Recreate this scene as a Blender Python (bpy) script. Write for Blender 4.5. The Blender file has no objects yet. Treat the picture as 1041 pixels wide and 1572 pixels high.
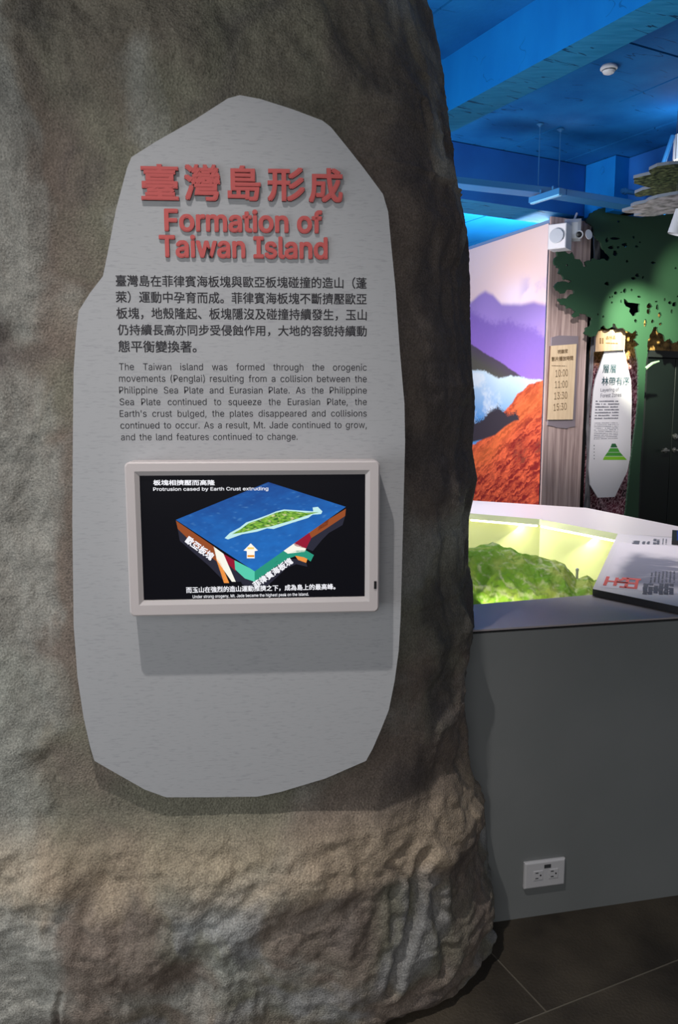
import bpy, bmesh, math, random
import numpy as np
from mathutils import Vector

random.seed(7)
SC = bpy.context.scene
COL = SC.collection

# ------------------------------------------------------------------ camera
FPX = 1220.0
PITCH = math.radians(8.0)
RA = math.radians(27.8)                   # heading of the hall's axes
CAM = np.array([0.0, 0.0, 1.5])
cam_d = bpy.data.cameras.new('camera')
cam_d.sensor_fit = 'VERTICAL'
cam_d.sensor_height = 36.0
cam_d.lens = FPX * 36.0 / 1572.0
cam_d.clip_start = 0.02
cam = bpy.data.objects.new('camera', cam_d)
cam.location = CAM
cam.rotation_euler = (math.radians(90) - PITCH, 0, 0)
COL.objects.link(cam)
SC.camera = cam

# ------------------------------------------------------------------ world, exposure
w = bpy.data.worlds.new('world'); SC.world = w; w.use_nodes = True
w.node_tree.nodes['Background'].inputs[0].default_value = (0.92, 0.95, 1.0, 1)
w.node_tree.nodes['Background'].inputs[1].default_value = 0.20
SC.view_settings.view_transform = 'Standard'
SC.view_settings.look = 'None'
SC.view_settings.gamma = 1.0
SC.view_settings.exposure = 0.0
SC.view_settings.use_curve_mapping = False

def light(name, kind, loc, target, energy, color=(1, 1, 1), size=0.3, spot=60, blend=0.4, size_y=None):
    d = bpy.data.lights.new(name, kind)
    d.energy = energy; d.color = color
    if kind == 'AREA':
        d.size = size
        if size_y: d.shape = 'RECTANGLE'; d.size_y = size_y
    else:
        d.shadow_soft_size = size
    if kind == 'SPOT':
        d.spot_size = math.radians(spot); d.spot_blend = blend
    o = bpy.data.objects.new(name, d); COL.objects.link(o)
    o.location = loc
    o.rotation_euler = (Vector(target) - Vector(loc)).to_track_quat('-Z', 'Y').to_euler()
    return o

# gallery spot high above the panel, throws the monitor's shadow downwards
light('gallery_spot', 'SPOT', (-0.50, 0.62, 3.45), (-0.20, 1.50, 0.05), 185, (1.0, 0.95, 0.91), 0.025, 52, 1.0)
# daylight of the entrance, left and behind the visitor
light('entrance_daylight', 'AREA', (-3.4, -0.2, 1.0), (-0.8, 1.9, 0.5), 54, (0.92, 0.97, 1.0), 2.0, size_y=1.6)
light('hall_fill', 'AREA', (-0.3, -1.6, 1.9), (-0.1, 2.0, 0.3), 20, (1.0, 0.97, 0.95), 1.6)
# unseen wash lights on the mural and the ceiling beyond it
light('mural_washer', 'AREA', (0.0, 6.4, 2.0), (1.9, 8.6, 1.6), 82, (1.0, 0.95, 0.97), 0.9)
light('ceiling_washer', 'AREA', (2.5, 9.4, 2.6), (2.6, 9.6, 3.8), 190, (0.85, 0.95, 1.0), 0.8)
light('hall_ceiling_fill', 'AREA', (-0.5, 3.9, 1.9), (2.6, 4.9, 3.8), 58, (0.9, 0.96, 1.0), 1.2)  # unseen fill added behind the rock, in place of room bounce
# track lights on the tree cut-out, the pier, the white panel and the counter
light('tree_spot', 'SPOT', (2.72, 6.85, 2.85), (3.04, 8.15, 2.22), 900, (1.0, 1.0, 0.78), 0.03, 40, 1.0)
light('tree_spot', 'SPOT', (3.30, 6.95, 2.9), (3.66, 8.3, 2.66), 200, (1.0, 1.0, 0.80), 0.03, 44, 1.0)
light('wood_spot', 'SPOT', (1.6, 5.2, 2.8), (2.25, 8.0, 1.7), 330, (1.0, 0.93, 0.9), 0.05, 34, 0.8)
light('panel_spot', 'SPOT', (2.7, 6.9, 2.9), (2.76, 8.0, 1.85), 70, (1.0, 0.96, 0.97), 0.03, 30, 0.7)
light('counter_spot', 'SPOT', (0.75, 5.2, 3.3), (1.35, 4.1, 0.9), 260, (1.0, 0.92, 0.93), 0.08, 60, 0.8)
light('terrain_fill', 'SPOT', (0.95, 3.1, 3.6), (0.92, 3.05, 0.85), 125, (1.0, 0.98, 0.92), 0.08, 34, 0.8)  # unseen, added overhead to brighten the terrain and counter top

# ------------------------------------------------------------------ projection helpers (used to read sizes off the photograph)
def ray(x, y):
    a = (x - 520.5) / FPX; b = -(y - 786.0) / FPX
    return np.array([a, math.cos(PITCH) + b * math.sin(PITCH), -math.sin(PITCH) + b * math.cos(PITCH)])
def onz(x, y, z):
    d = ray(x, y); return CAM + d * (z - CAM[2]) / d[2]
def onp(x, y, p, n):
    d = ray(x, y); return CAM + d * np.dot(np.asarray(p) - CAM, n) / np.dot(d, n)

UU = np.array([math.cos(RA), math.sin(RA), 0.0])
VV = np.array([-math.sin(RA), math.cos(RA), 0.0])
ZZ = np.array([0.0, 0.0, 1.0])
def uvz(u, v, z): return UU * u + VV * v + ZZ * z

# ------------------------------------------------------------------ numpy gradient noise
_rs = np.random.RandomState(11)
_perm = np.concatenate([_rs.permutation(256)] * 3)
_grad = _rs.normal(size=(256, 3)); _grad /= np.linalg.norm(_grad, axis=1)[:, None]
def noise(p):
    p = np.asarray(p, float)
    i = np.floor(p).astype(int); f = p - i; i &= 255
    t = f * f * f * (f * (f * 6 - 15) + 10)
    def g(dx, dy, dz):
        h = _perm[_perm[_perm[(i[..., 0] + dx) & 255] + ((i[..., 1] + dy) & 255)] + ((i[..., 2] + dz) & 255)]
        gr = _grad[h]
        return gr[..., 0] * (f[..., 0] - dx) + gr[..., 1] * (f[..., 1] - dy) + gr[..., 2] * (f[..., 2] - dz)
    def L(a, b, k): return a + (b - a) * k
    x0 = L(g(0, 0, 0), g(1, 0, 0), t[..., 0]); x1 = L(g(0, 1, 0), g(1, 1, 0), t[..., 0])
    x2 = L(g(0, 0, 1), g(1, 0, 1), t[..., 0]); x3 = L(g(0, 1, 1), g(1, 1, 1), t[..., 0])
    return L(L(x0, x1, t[..., 1]), L(x2, x3, t[..., 1]), t[..., 2]) * 1.5
def fbm(p, octv=4, gain=0.5):
    s = 0; a = 1.0; p = np.asarray(p, float)
    for k in range(octv):
        s = s + a * noise(p * 2 ** k + 17.3 * k); a *= gain
    return s
def ridged(p, octv=4):
    s = 0; a = 1.0; p = np.asarray(p, float)
    for k in range(octv):
        s = s + a * (1 - np.abs(noise(p * 2 ** k + 9.1 * k)) * 2); a *= 0.5
    return s
def sst(a, b, x):
    t = np.clip((x - a) / (b - a), 0, 1); return t * t * (3 - 2 * t)
def srgb(r, g, b):
    c = np.array([r, g, b], float) / 255.0
    return tuple(np.where(c <= 0.04045, c / 12.92, ((c + 0.055) / 1.055) ** 2.4))

# ------------------------------------------------------------------ materials
class NT:
    def __init__(s, name):
        s.m = bpy.data.materials.new(name); s.m.use_nodes = True
        s.t = s.m.node_tree; s.n = s.t.nodes; s.l = s.t.links
        s.b = s.n['Principled BSDF']
    def node(s, kind, **kw):
        n = s.n.new(kind)
        for k, v in kw.items():
            if k in n.inputs: n.inputs[k].default_value = v
            else: setattr(n, k, v)
        return n
def mat(name, col, rough=0.6, metal=0.0, emit=None, es=1.0, spec=None):
    t = NT(name)
    t.b.inputs['Base Color'].default_value = (*col, 1)
    t.b.inputs['Roughness'].default_value = rough
    t.b.inputs['Metallic'].default_value = metal
    if spec is not None: t.b.inputs['Specular IOR Level'].default_value = spec
    if emit is not None:
        t.b.inputs['Emission Color'].default_value = (*emit, 1)
        t.b.inputs['Emission Strength'].default_value = es
    return t.m
def noisy(name, c1, c2, scale=5.0, rough=0.7, stretch=(1, 1, 1), bump=0.0, bscale=60.0, detail=6, lo=0.35, hi=0.65, spec=0.5, attr=None):
    t = NT(name)
    tc = t.node('ShaderNodeTexCoord'); mp = t.node('ShaderNodeMapping')
    mp.inputs['Scale'].default_value = stretch
    t.l.new(tc.outputs['Object'], mp.inputs['Vector'])
    nz = t.node('ShaderNodeTexNoise', Scale=scale, Detail=detail)
    t.l.new(mp.outputs[0], nz.inputs['Vector'])
    cr = t.node('ShaderNodeValToRGB')
    cr.color_ramp.elements[0].position = lo; cr.color_ramp.elements[1].position = hi
    cr.color_ramp.elements[0].color = (*c1, 1); cr.color_ramp.elements[1].color = (*c2, 1)
    t.l.new(nz.outputs['Fac'], cr.inputs[0])
    out = cr.outputs[0]
    if attr:
        at = t.node('ShaderNodeAttribute', attribute_name=attr)
        mx = t.node('ShaderNodeMix', data_type='RGBA', blend_type='MULTIPLY'); mx.inputs[0].default_value = 1
        t.l.new(out, mx.inputs[6]); t.l.new(at.outputs['Color'], mx.inputs[7]); out = mx.outputs[2]
    t.l.new(out, t.b.inputs['Base Color'])
    t.b.inputs['Roughness'].default_value = rough
    t.b.inputs['Specular IOR Level'].default_value = spec
    if bump:
        n2 = t.node('ShaderNodeTexNoise', Scale=bscale, Detail=5)
        t.l.new(mp.outputs[0], n2.inputs['Vector'])
        bp = t.node('ShaderNodeBump', Strength=bump, Distance=0.01)
        t.l.new(n2.outputs['Fac'], bp.inputs['Height']); t.l.new(bp.outputs[0], t.b.inputs['Normal'])
    return t.m
def vcol_mat(name, rough=0.7, es=0.0, spec=0.3, emit_only=False):
    t = NT(name)
    at = t.node('ShaderNodeAttribute', attribute_name='Col')
    if emit_only:
        t.b.inputs['Base Color'].default_value = (0.01, 0.01, 0.01, 1)
    else:
        t.l.new(at.outputs['Color'], t.b.inputs['Base Color'])
    t.b.inputs['Roughness'].default_value = rough
    t.b.inputs['Specular IOR Level'].default_value = spec
    if es:
        t.l.new(at.outputs['Color'], t.b.inputs['Emission Color']); t.b.inputs['Emission Strength'].default_value = es
    return t.m

M = {}
# rock: sprayed cement, paint patches plus tinted light and shade (attribute Col), grain in nodes
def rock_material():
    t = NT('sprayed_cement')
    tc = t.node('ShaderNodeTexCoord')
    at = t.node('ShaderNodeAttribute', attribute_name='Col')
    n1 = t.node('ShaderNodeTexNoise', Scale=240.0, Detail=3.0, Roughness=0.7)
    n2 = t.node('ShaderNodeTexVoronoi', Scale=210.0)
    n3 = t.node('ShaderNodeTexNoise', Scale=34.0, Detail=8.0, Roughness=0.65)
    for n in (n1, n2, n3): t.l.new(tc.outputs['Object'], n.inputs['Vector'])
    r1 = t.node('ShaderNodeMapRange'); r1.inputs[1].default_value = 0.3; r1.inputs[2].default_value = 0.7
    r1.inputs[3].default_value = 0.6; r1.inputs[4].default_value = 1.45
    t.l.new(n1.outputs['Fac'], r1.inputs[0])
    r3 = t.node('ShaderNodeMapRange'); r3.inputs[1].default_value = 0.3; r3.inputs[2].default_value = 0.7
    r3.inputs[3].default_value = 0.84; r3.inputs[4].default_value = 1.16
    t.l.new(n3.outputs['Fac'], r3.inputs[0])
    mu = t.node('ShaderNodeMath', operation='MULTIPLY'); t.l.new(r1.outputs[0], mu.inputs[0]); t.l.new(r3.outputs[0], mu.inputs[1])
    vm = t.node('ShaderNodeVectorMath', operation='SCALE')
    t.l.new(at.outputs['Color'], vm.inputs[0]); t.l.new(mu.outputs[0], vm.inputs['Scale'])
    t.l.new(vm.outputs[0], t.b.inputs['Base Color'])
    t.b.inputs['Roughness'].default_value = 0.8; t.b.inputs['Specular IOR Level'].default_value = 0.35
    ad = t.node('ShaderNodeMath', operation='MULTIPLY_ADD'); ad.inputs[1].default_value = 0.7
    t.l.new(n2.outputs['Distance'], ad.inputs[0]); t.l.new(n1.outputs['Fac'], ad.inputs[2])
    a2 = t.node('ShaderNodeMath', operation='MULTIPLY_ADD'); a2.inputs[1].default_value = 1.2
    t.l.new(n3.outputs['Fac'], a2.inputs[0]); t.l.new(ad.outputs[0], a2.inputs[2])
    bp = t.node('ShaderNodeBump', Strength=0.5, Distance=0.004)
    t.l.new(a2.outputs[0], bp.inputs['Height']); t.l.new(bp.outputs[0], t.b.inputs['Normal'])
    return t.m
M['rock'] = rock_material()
M['brushed'] = noisy('brushed_grey_laminate', srgb(156, 157, 161), srgb(168, 169, 172), 18, 0.6, (3, 3, 20), 0.0, detail=3, lo=0.30, hi=0.46)
M['panel_edge'] = mat('panel_edge', srgb(96, 97, 100), 0.6)
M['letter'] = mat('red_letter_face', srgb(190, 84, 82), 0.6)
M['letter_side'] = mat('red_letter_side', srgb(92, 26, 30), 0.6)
M['ink'] = mat('dark_ink', srgb(38, 36, 42), 0.7)
M['housing'] = mat('white_metal_housing', srgb(196, 188, 188), 0.45)
M['housing2'] = mat('inner_bezel', srgb(186, 180, 180), 0.5)
M['black'] = mat('black_plastic', (0.006, 0.006, 0.008), 0.35)
M['counter'] = noisy('grey_painted_board', srgb(124, 128, 128), srgb(130, 133, 133), 3, 0.5, spec=0.4)
M['counter_top'] = noisy('grey_counter_top', srgb(172, 164, 166), srgb(178, 170, 172), 3, 0.38, spec=0.5)
M['rim'] = mat('white_solid_surface', srgb(232, 222, 222), 0.32)
M['rim_side'] = mat('rim_underside', srgb(190, 192, 170), 0.5)
M['pit'] = noisy('pit_wall_cream', srgb(160, 164, 124), srgb(172, 176, 138), 2, 0.6)
M['dark_edge'] = mat('charcoal_edge', srgb(52, 52, 56), 0.5)
M['outlet'] = mat('white_outlet_plastic', srgb(205, 205, 208), 0.4)
M['sticker'] = mat('dark_sticker', srgb(60, 62, 66), 0.6)
M['wood'] = None
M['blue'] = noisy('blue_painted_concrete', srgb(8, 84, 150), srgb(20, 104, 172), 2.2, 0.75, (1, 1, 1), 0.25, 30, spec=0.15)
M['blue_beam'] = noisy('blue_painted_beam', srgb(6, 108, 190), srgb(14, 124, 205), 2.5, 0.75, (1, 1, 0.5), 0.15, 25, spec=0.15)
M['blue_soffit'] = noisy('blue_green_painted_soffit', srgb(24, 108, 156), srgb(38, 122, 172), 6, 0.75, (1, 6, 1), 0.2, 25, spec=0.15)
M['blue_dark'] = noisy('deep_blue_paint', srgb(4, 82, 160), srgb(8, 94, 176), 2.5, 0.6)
M['blue_lit'] = noisy('lit_blue_paint', srgb(4, 140, 225), srgb(14, 156, 235), 1.5, 0.6)  # same blue, lightened for the brightly lit ceiling beyond the beam
M['blue_metal'] = mat('blue_painted_metal', srgb(40, 112, 170), 0.55)
M['darkgap'] = mat('dark_paint', (0.004, 0.004, 0.005), 0.8)
M['white_plastic'] = mat('white_plastic', srgb(215, 215, 220), 0.45)
M['grille'] = mat('speaker_grille', srgb(176, 182, 192), 0.6)
M['door'] = noisy('dark_green_door', srgb(10, 20, 18), srgb(13, 25, 21), 2, 0.5)
M['door_frame'] = mat('dark_grey_frame', srgb(34, 38, 38), 0.5)
M['metal'] = mat('brushed_steel', srgb(170, 170, 168), 0.3, 0.9)
M['green'] = mat('green_painted_board', srgb(42, 76, 52), 0.5)
M['green_edge'] = mat('green_board_edge', srgb(20, 50, 32), 0.6)
M['tan'] = noisy('tan_plywood', srgb(170, 140, 108), srgb(186, 158, 126), 6, 0.55, (6, 6, 1))
def cracked(m, su, sv, amount=0.75, wdt=0.006):
    """board marks and hairline cracks running along the hall's cross axis"""
    t = m.node_tree; b = t.nodes['Principled BSDF']; src = b.inputs['Base Color'].links[0].from_socket
    tc = t.nodes.new('ShaderNodeTexCoord'); r = t.nodes.new('ShaderNodeMapping'); r.inputs['Rotation'].default_value = (0, 0, -RA)
    r2 = t.nodes.new('ShaderNodeMapping'); r2.inputs['Scale'].default_value = (su, sv, sv)
    t.links.new(tc.outputs['Object'], r.inputs[0]); t.links.new(r.outputs[0], r2.inputs[0])
    def nz(sc, de):
        n = t.nodes.new('ShaderNodeTexNoise'); n.inputs['Scale'].default_value = sc; n.inputs['Detail'].default_value = de
        t.links.new(r2.outputs[0], n.inputs['Vector']); return n.outputs['Fac']
    def mth(op, a, b_):
        n = t.nodes.new('ShaderNodeMath'); n.operation = op
        for i, v in enumerate((a, b_)):
            if isinstance(v, float): n.inputs[i].default_value = v
            else: t.links.new(v, n.inputs[i])
        return n.outputs[0]
    line = mth('LESS_THAN', mth('ABSOLUTE', mth('SUBTRACT', nz(1.0, 3), 0.5), 0.0), wdt)
    gate = mth('GREATER_THAN', nz(2.3, 2), 0.54)
    k = mth('MULTIPLY', mth('MULTIPLY', line, gate), amount)
    mx = t.nodes.new('ShaderNodeMix'); mx.data_type = 'RGBA'; t.links.new(k, mx.inputs[0]); t.links.new(src, mx.inputs[6]); mx.inputs[7].default_value = (0, 0.02, 0.07, 1)
    t.links.new(mx.outputs[2], b.inputs['Base Color'])
cracked(M['blue_soffit'], 1.2, 9.0, 0.85, 0.012); cracked(M['blue'], 1.0, 5.0, 0.7, 0.006); cracked(M['blue_beam'], 0.8, 2.4, 0.35, 0.003)
M['ply'] = noisy('light_plywood', srgb(222, 196, 160), srgb(236, 212, 178), 5, 0.5, (8, 8, 1))
M['engrave'] = mat('engraved_brown', srgb(96, 70, 38), 0.7)
M['mauve'] = mat('mauve_grey_board', srgb(136, 126, 134), 0.6)
M['white_print'] = mat('white_print_panel', srgb(226, 224, 228), 0.35)
M['teal_ink'] = mat('teal_ink', srgb(28, 66, 76), 0.6)
M['grey_ink'] = mat('grey_ink', srgb(88, 90, 102), 0.7)
M['red_ink'] = mat('red_ink', srgb(214, 92, 84), 0.7)
M['g1'] = mat('leaf_green_ink', srgb(130, 196, 44), 0.6)
M['g2'] = mat('mid_green_ink', srgb(70, 150, 52), 0.6)
M['g3'] = mat('dark_green_ink', srgb(40, 100, 56), 0.6)
M['lamp_on'] = mat('lamp_glow', (1, 1, 1), 0.5, emit=(1.0, 0.95, 0.9), es=9.0)
M['led'] = mat('warm_led', (1, 1, 1), 0.5, emit=(1.0, 0.97, 0.62), es=5.0)
M['soil'] = mat('dark_backing', (0.01, 0.01, 0.01), 0.8)
M['grout'] = mat('pale_grout', srgb(104, 98, 86), 0.8)
M['canopy'] = noisy('olive_leaf_print', srgb(26, 34, 20), srgb(120, 130, 88), 26, 0.6, (1, 1, 1), lo=0.42, hi=0.7)
M['canopy_grey'] = noisy('grey_bark_print', srgb(80, 76, 84), srgb(190, 184, 194), 14, 0.5, (1, 1, 1), lo=0.35, hi=0.62)
M['canopy_edge'] = mat('pale_cut_edge', srgb(110, 120, 134), 0.7)
M['bark'] = noisy('grey_bark_strip', srgb(84, 84, 90), srgb(150, 148, 152), 10, 0.7, (3, 3, 0.6))
M['print'] = vcol_mat('colour_print', 0.55)

def wood_material():
    t = NT('washed_wood_laminate')
    tc = t.node('ShaderNodeTexCoord'); mp = t.node('ShaderNodeMapping')
    mp.inputs['Scale'].default_value = (14, 14, 0.5)
    t.l.new(tc.outputs['Object'], mp.inputs['Vector'])
    nz = t.node('ShaderNodeTexNoise', Scale=2.2, Detail=6.0, Roughness=0.6, Distortion=0.9)
    t.l.new(mp.outputs[0], nz.inputs['Vector'])
    cr = t.node('ShaderNodeValToRGB')
    e = cr.color_ramp.elements
    e[0].position = 0.36; e[0].color = (*srgb(146, 124, 122), 1)
    e[1].position = 0.6; e[1].color = (*srgb(196, 174, 168), 1)
    t.l.new(nz.outputs['Fac'], cr.inputs[0]); t.l.new(cr.outputs[0], t.b.inputs['Base Color'])
    t.b.inputs['Roughness'].default_value = 0.5
    return t.m
M['wood'] = wood_material()

# ------------------------------------------------------------------ object helpers
OFF = {}
def tag(o, label=None, cat=None, group=None, kind=None):
    if label: o['label'] = label
    if cat: o['category'] = cat
    if group: o['group'] = group
    if kind: o['kind'] = kind
    return o
def root(name, loc, label, cat, group=None):
    o = bpy.data.objects.new(name, None); COL.objects.link(o)
    o.empty_display_size = 0.1
    o.location = loc; OFF[o.name] = np.array(loc, float)
    return tag(o, label, cat, group)
def mesh_obj(name, verts, faces, mats, parent=None, midx=None, smooth=False, label=None, kind=None):
    verts = np.asarray(verts, float)
    if parent is not None: off = OFF[parent.name]
    else:
        off = np.array([verts[:, 0].mean(), verts[:, 1].mean(), verts[:, 2].min()])
    me = bpy.data.meshes.new(name)
    me.from_pydata((verts - off).tolist(), [], [tuple(int(i) for i in f) for f in faces])
    if not isinstance(mats, (list, tuple)): mats = [mats]
    for m in mats: me.materials.append(m)
    if midx is not None: me.polygons.foreach_set('material_index', np.asarray(midx, np.int32))
    if smooth: me.polygons.foreach_set('use_smooth', np.ones(len(me.polygons), bool))
    me.update()
    o = bpy.data.objects.new(name, me); COL.objects.link(o)
    if parent is not None: o.parent = parent
    else: o.location = off
    OFF[o.name] = off
    if label: o['label'] = label
    if kind: o['kind'] = kind
    return o

class MB:
    """collects shapes for one mesh"""
    def __init__(s): s.v = []; s.f = []; s.mi = []
    def add(s, v, f, mi=0):
        n = len(s.v); s.v += [tuple(map(float, p)) for p in v]
        s.f += [tuple(i + n for i in q) for q in f]; s.mi += [mi] * len(f); return s
    def box(s, o, ax, ay, az, sx, sy, sz, mi=0, bev=0.0):
        """box centred at o with axes ax ay az; optional chamfer of the front (ay negative side) rim"""
        o = np.asarray(o, float); ax, ay, az = [np.asarray(a, float) for a in (ax, ay, az)]
        hx, hy, hz = sx / 2, sy / 2, sz / 2
        if not bev:
            P = [o + ax * a * hx + ay * b * hy + az * c * hz for c in (-1, 1) for b in (-1, 1) for a in (-1, 1)]
            F = [(0, 1, 5, 4), (3, 2, 6, 7), (2, 0, 4, 6), (1, 3, 7, 5), (0, 2, 3, 1), (4, 5, 7, 6)]
            return s.add(P, F, mi)
        P = []
        for (yy, k) in ((hy, 0), (-hy + bev, 0), (-hy, bev)):
            for a, c in ((-1, -1), (1, -1), (1, 1), (-1, 1)):
                P.append(o + ax * a * (hx - k) + ay * yy + az * c * (hz - k))
        F = [(3, 2, 1, 0)] + [(r * 4 + i, r * 4 + (i + 1) % 4, r * 4 + 4 + (i + 1) % 4, r * 4 + 4 + i) for r in (0, 1) for i in range(4)] + [(8, 9, 10, 11)]
        return s.add(P, F, mi)
    def tube(s, a, b, r, n=12, r2=None, mi=0):
        a = np.asarray(a, float); b = np.asarray(b, float); d = b - a; d = d / np.linalg.norm(d)
        t = np.array([1.0, 0, 0]) if abs(d[0]) < 0.9 else np.array([0, 1.0, 0])
        x = np.cross(d, t); x /= np.linalg.norm(x); y = np.cross(d, x)
        r2 = r if r2 is None else r2
        P = []
        for (c, rr) in ((a, r), (b, r2)):
            for k in range(n):
                q = 2 * math.pi * k / n; P.append(c + x * math.cos(q) * rr + y * math.sin(q) * rr)
        F = [(i, (i + 1) % n, n + (i + 1) % n, n + i) for i in range(n)] + [tuple(range(n - 1, -1, -1)), tuple(range(n, 2 * n))]
        return s.add(P, F, mi)
    def lathe(s, o, d, prof, n=24, mi=0):
        """prof: list of (distance along d, radius)"""
        o = np.asarray(o, float); d = np.asarray(d, float); d = d / np.linalg.norm(d)
        t = np.array([1.0, 0, 0]) if abs(d[0]) < 0.9 else np.array([0, 1.0, 0])
        x = np.cross(d, t); x /= np.linalg.norm(x); y = np.cross(d, x)
        P = []
        for (h, r) in prof:
            for k in range(n):
                q = 2 * math.pi * k / n; P.append(o + d * h + x * math.cos(q) * max(r, 1e-4) + y * math.sin(q) * max(r, 1e-4))
        F = []
        for j in range(len(prof) - 1):
            F += [(j * n + i, j * n + (i + 1) % n, (j + 1) * n + (i + 1) % n, (j + 1) * n + i) for i in range(n)]
        F += [tuple(range(n - 1, -1, -1)), tuple(range((len(prof) - 1) * n, len(prof) * n))]
        return s.add(P, F, mi)
    def prism(s, pts, d, mi=0, mside=None):
        """polygon pts (3-D, planar) extruded by vector d"""
        pts = [np.asarray(p, float) for p in pts]; n = len(pts); d = np.asarray(d, float)
        s.add(pts + [p + d for p in pts], [tuple(range(n))], mi)
        base = len(s.v) - 2 * n
        s.f.append(tuple(base + n + i for i in range(n - 1, -1, -1))); s.mi.append(mi)
        for i in range(n):
            j = (i + 1) % n
            s.f.append((base + i, base + n + i, base + n + j, base + j)); s.mi.append(mi if mside is None else mside)
        return s
    def build(s, name, mats, parent=None, label=None, kind=None, smooth=False, cat=None, group=None, bevel=0):
        o = mesh_obj(name, s.v, s.f, mats, parent, s.mi, smooth, label, kind)
        bm = bmesh.new(); bm.from_mesh(o.data); bmesh.ops.recalc_face_normals(bm, faces=bm.faces)
        bm.to_mesh(o.data); bm.free()
        if bevel:
            md = o.modifiers.new('bevel', 'BEVEL'); md.width = bevel; md.segments = 2; md.limit_method = 'ANGLE'
        return tag(o, None, cat, group)

def color_attr(me, cols):
    ca = me.color_attributes.new('Col', 'FLOAT_COLOR', 'POINT')
    a = np.ones((len(me.vertices), 4), np.float32); a[:, :3] = cols
    ca.data.foreach_set('color', a.ravel())
def print_grid(name, corner, parent, nx, ny, fn, m, label=None, clip=None):
    """flat print: corner(s,t)->3-D point, fn(s,t)->rgb (linear arrays)"""
    s, t = np.meshgrid(np.linspace(0, 1, nx), np.linspace(0, 1, ny))
    P = corner(s[..., None], t[..., None]).reshape(-1, 3)
    idx = np.arange(nx * ny).reshape(ny, nx)
    F = np.stack([idx[:-1, :-1], idx[:-1, 1:], idx[1:, 1:], idx[1:, :-1]], -1).reshape(-1, 4)
    if clip is not None:
        k = clip(s, t); keep = (k[:-1, :-1] & k[1:, 1:] & k[:-1, 1:] & k[1:, :-1]).reshape(-1); F = F[keep]
    o = mesh_obj(name, P, F, m, parent, label=label)
    color_attr(o.data, np.stack(fn(s, t), -1).reshape(-1, 3))
    return o

# ------------------------------------------------------------------ text
FONT = {}
def font(nm):
    if nm not in FONT:
        try:
            FONT[nm] = bpy.data.fonts.load(bpy.utils.system_resource('DATAFILES', path='fonts') + '/' + nm)
        except Exception:
            FONT[nm] = None
    return FONT[nm]
LAT, CJK = 'Inter.woff2', 'Noto Sans CJK Regular.woff2'
_tc = {}
def glyphs(txt, fnt, bold=0.0, depth=0.0, res=3):
    """mesh of the text in em units: verts (n,3), faces"""
    key = (txt, fnt, bold, depth, res)
    if key in _tc: return _tc[key]
    cu = bpy.data.curves.new('txt', 'FONT'); cu.body = txt; cu.size = 1.0
    f = font(fnt)
    if f: cu.font = f
    cu.extrude = depth; cu.resolution_u = res
    ob = bpy.data.objects.new('txt', cu); COL.objects.link(ob)
    dg = bpy.context.evaluated_depsgraph_get(); dg.update()
    me = bpy.data.meshes.new_from_object(ob.evaluated_get(dg))
    v = np.zeros(len(me.vertices) * 3); me.vertices.foreach_get('co', v); v = v.reshape(-1, 3)
    fc = [tuple(p.vertices) for p in me.polygons]
    bpy.data.objects.remove(ob); bpy.data.curves.remove(cu); bpy.data.meshes.remove(me)
    if bold and len(v):                      # heavier strokes: copies nudged round a small circle
        k = 8 if bold > 0.012 else 4
        VV_ = [v]; FF_ = list(fc)
        for j in range(k):
            q = 2 * math.pi * (j + 0.5) / k
            FF_ += [tuple(i + len(v) * (j + 1) for i in t_) for t_ in fc]
            VV_.append(v * np.array([1, 1, 1 - 0.02 * (j + 1)]) + np.array([math.cos(q) * bold, math.sin(q) * bold, 0.0 if depth else -0.00002 * (j + 1)]))
        v = np.concatenate(VV_); fc = FF_
    _tc[key] = (v, fc)
    return _tc[key]

class Plane:
    """a flat surface in space on which things are laid out in its own metres"""
    def __init__(s, o, ex, ey):
        s.o = np.asarray(o, float); s.ex = np.asarray(ex, float); s.ey = np.asarray(ey, float)
        s.n = np.cross(s.ex, s.ey)
    def loc(s, px, py):
        p = onp(px, py, s.o, s.n) - s.o
        return np.array([p @ s.ex, p @ s.ey])
    def pt(s, x, y, h=0.0): return s.o + s.ex * x + s.ey * y + s.n * h
    def text(s, mb, txt, fnt, x, y, width=None, height=None, bold=0.0, h=0.0004, size=None, mi=0, ang=0.0):
        """lower-left of the text's box at x,y; stretched to width / height"""
        v, f = glyphs(txt, fnt, bold)
        if len(v) == 0: return
        x0, x1 = v[:, 0].min(), v[:, 0].max(); y0, y1 = v[:, 1].min(), v[:, 1].max()
        if size is not None: sx = size * 0.93; sy = size; y0 = 0
        else:
            sy = height / (y1 - y0) if height else None
            sx = width / (x1 - x0) if width else sy
            if sy is None: sy = sx
        a = (v[:, 0] - x0) * sx; b = (v[:, 1] - y0) * sy
        ca, sa = math.cos(ang), math.sin(ang)
        mb.add([s.pt(x + p * ca - q * sa, y + p * sa + q * ca, h + z_) for p, q, z_ in zip(a, b, v[:, 2])], f, mi)

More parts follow.
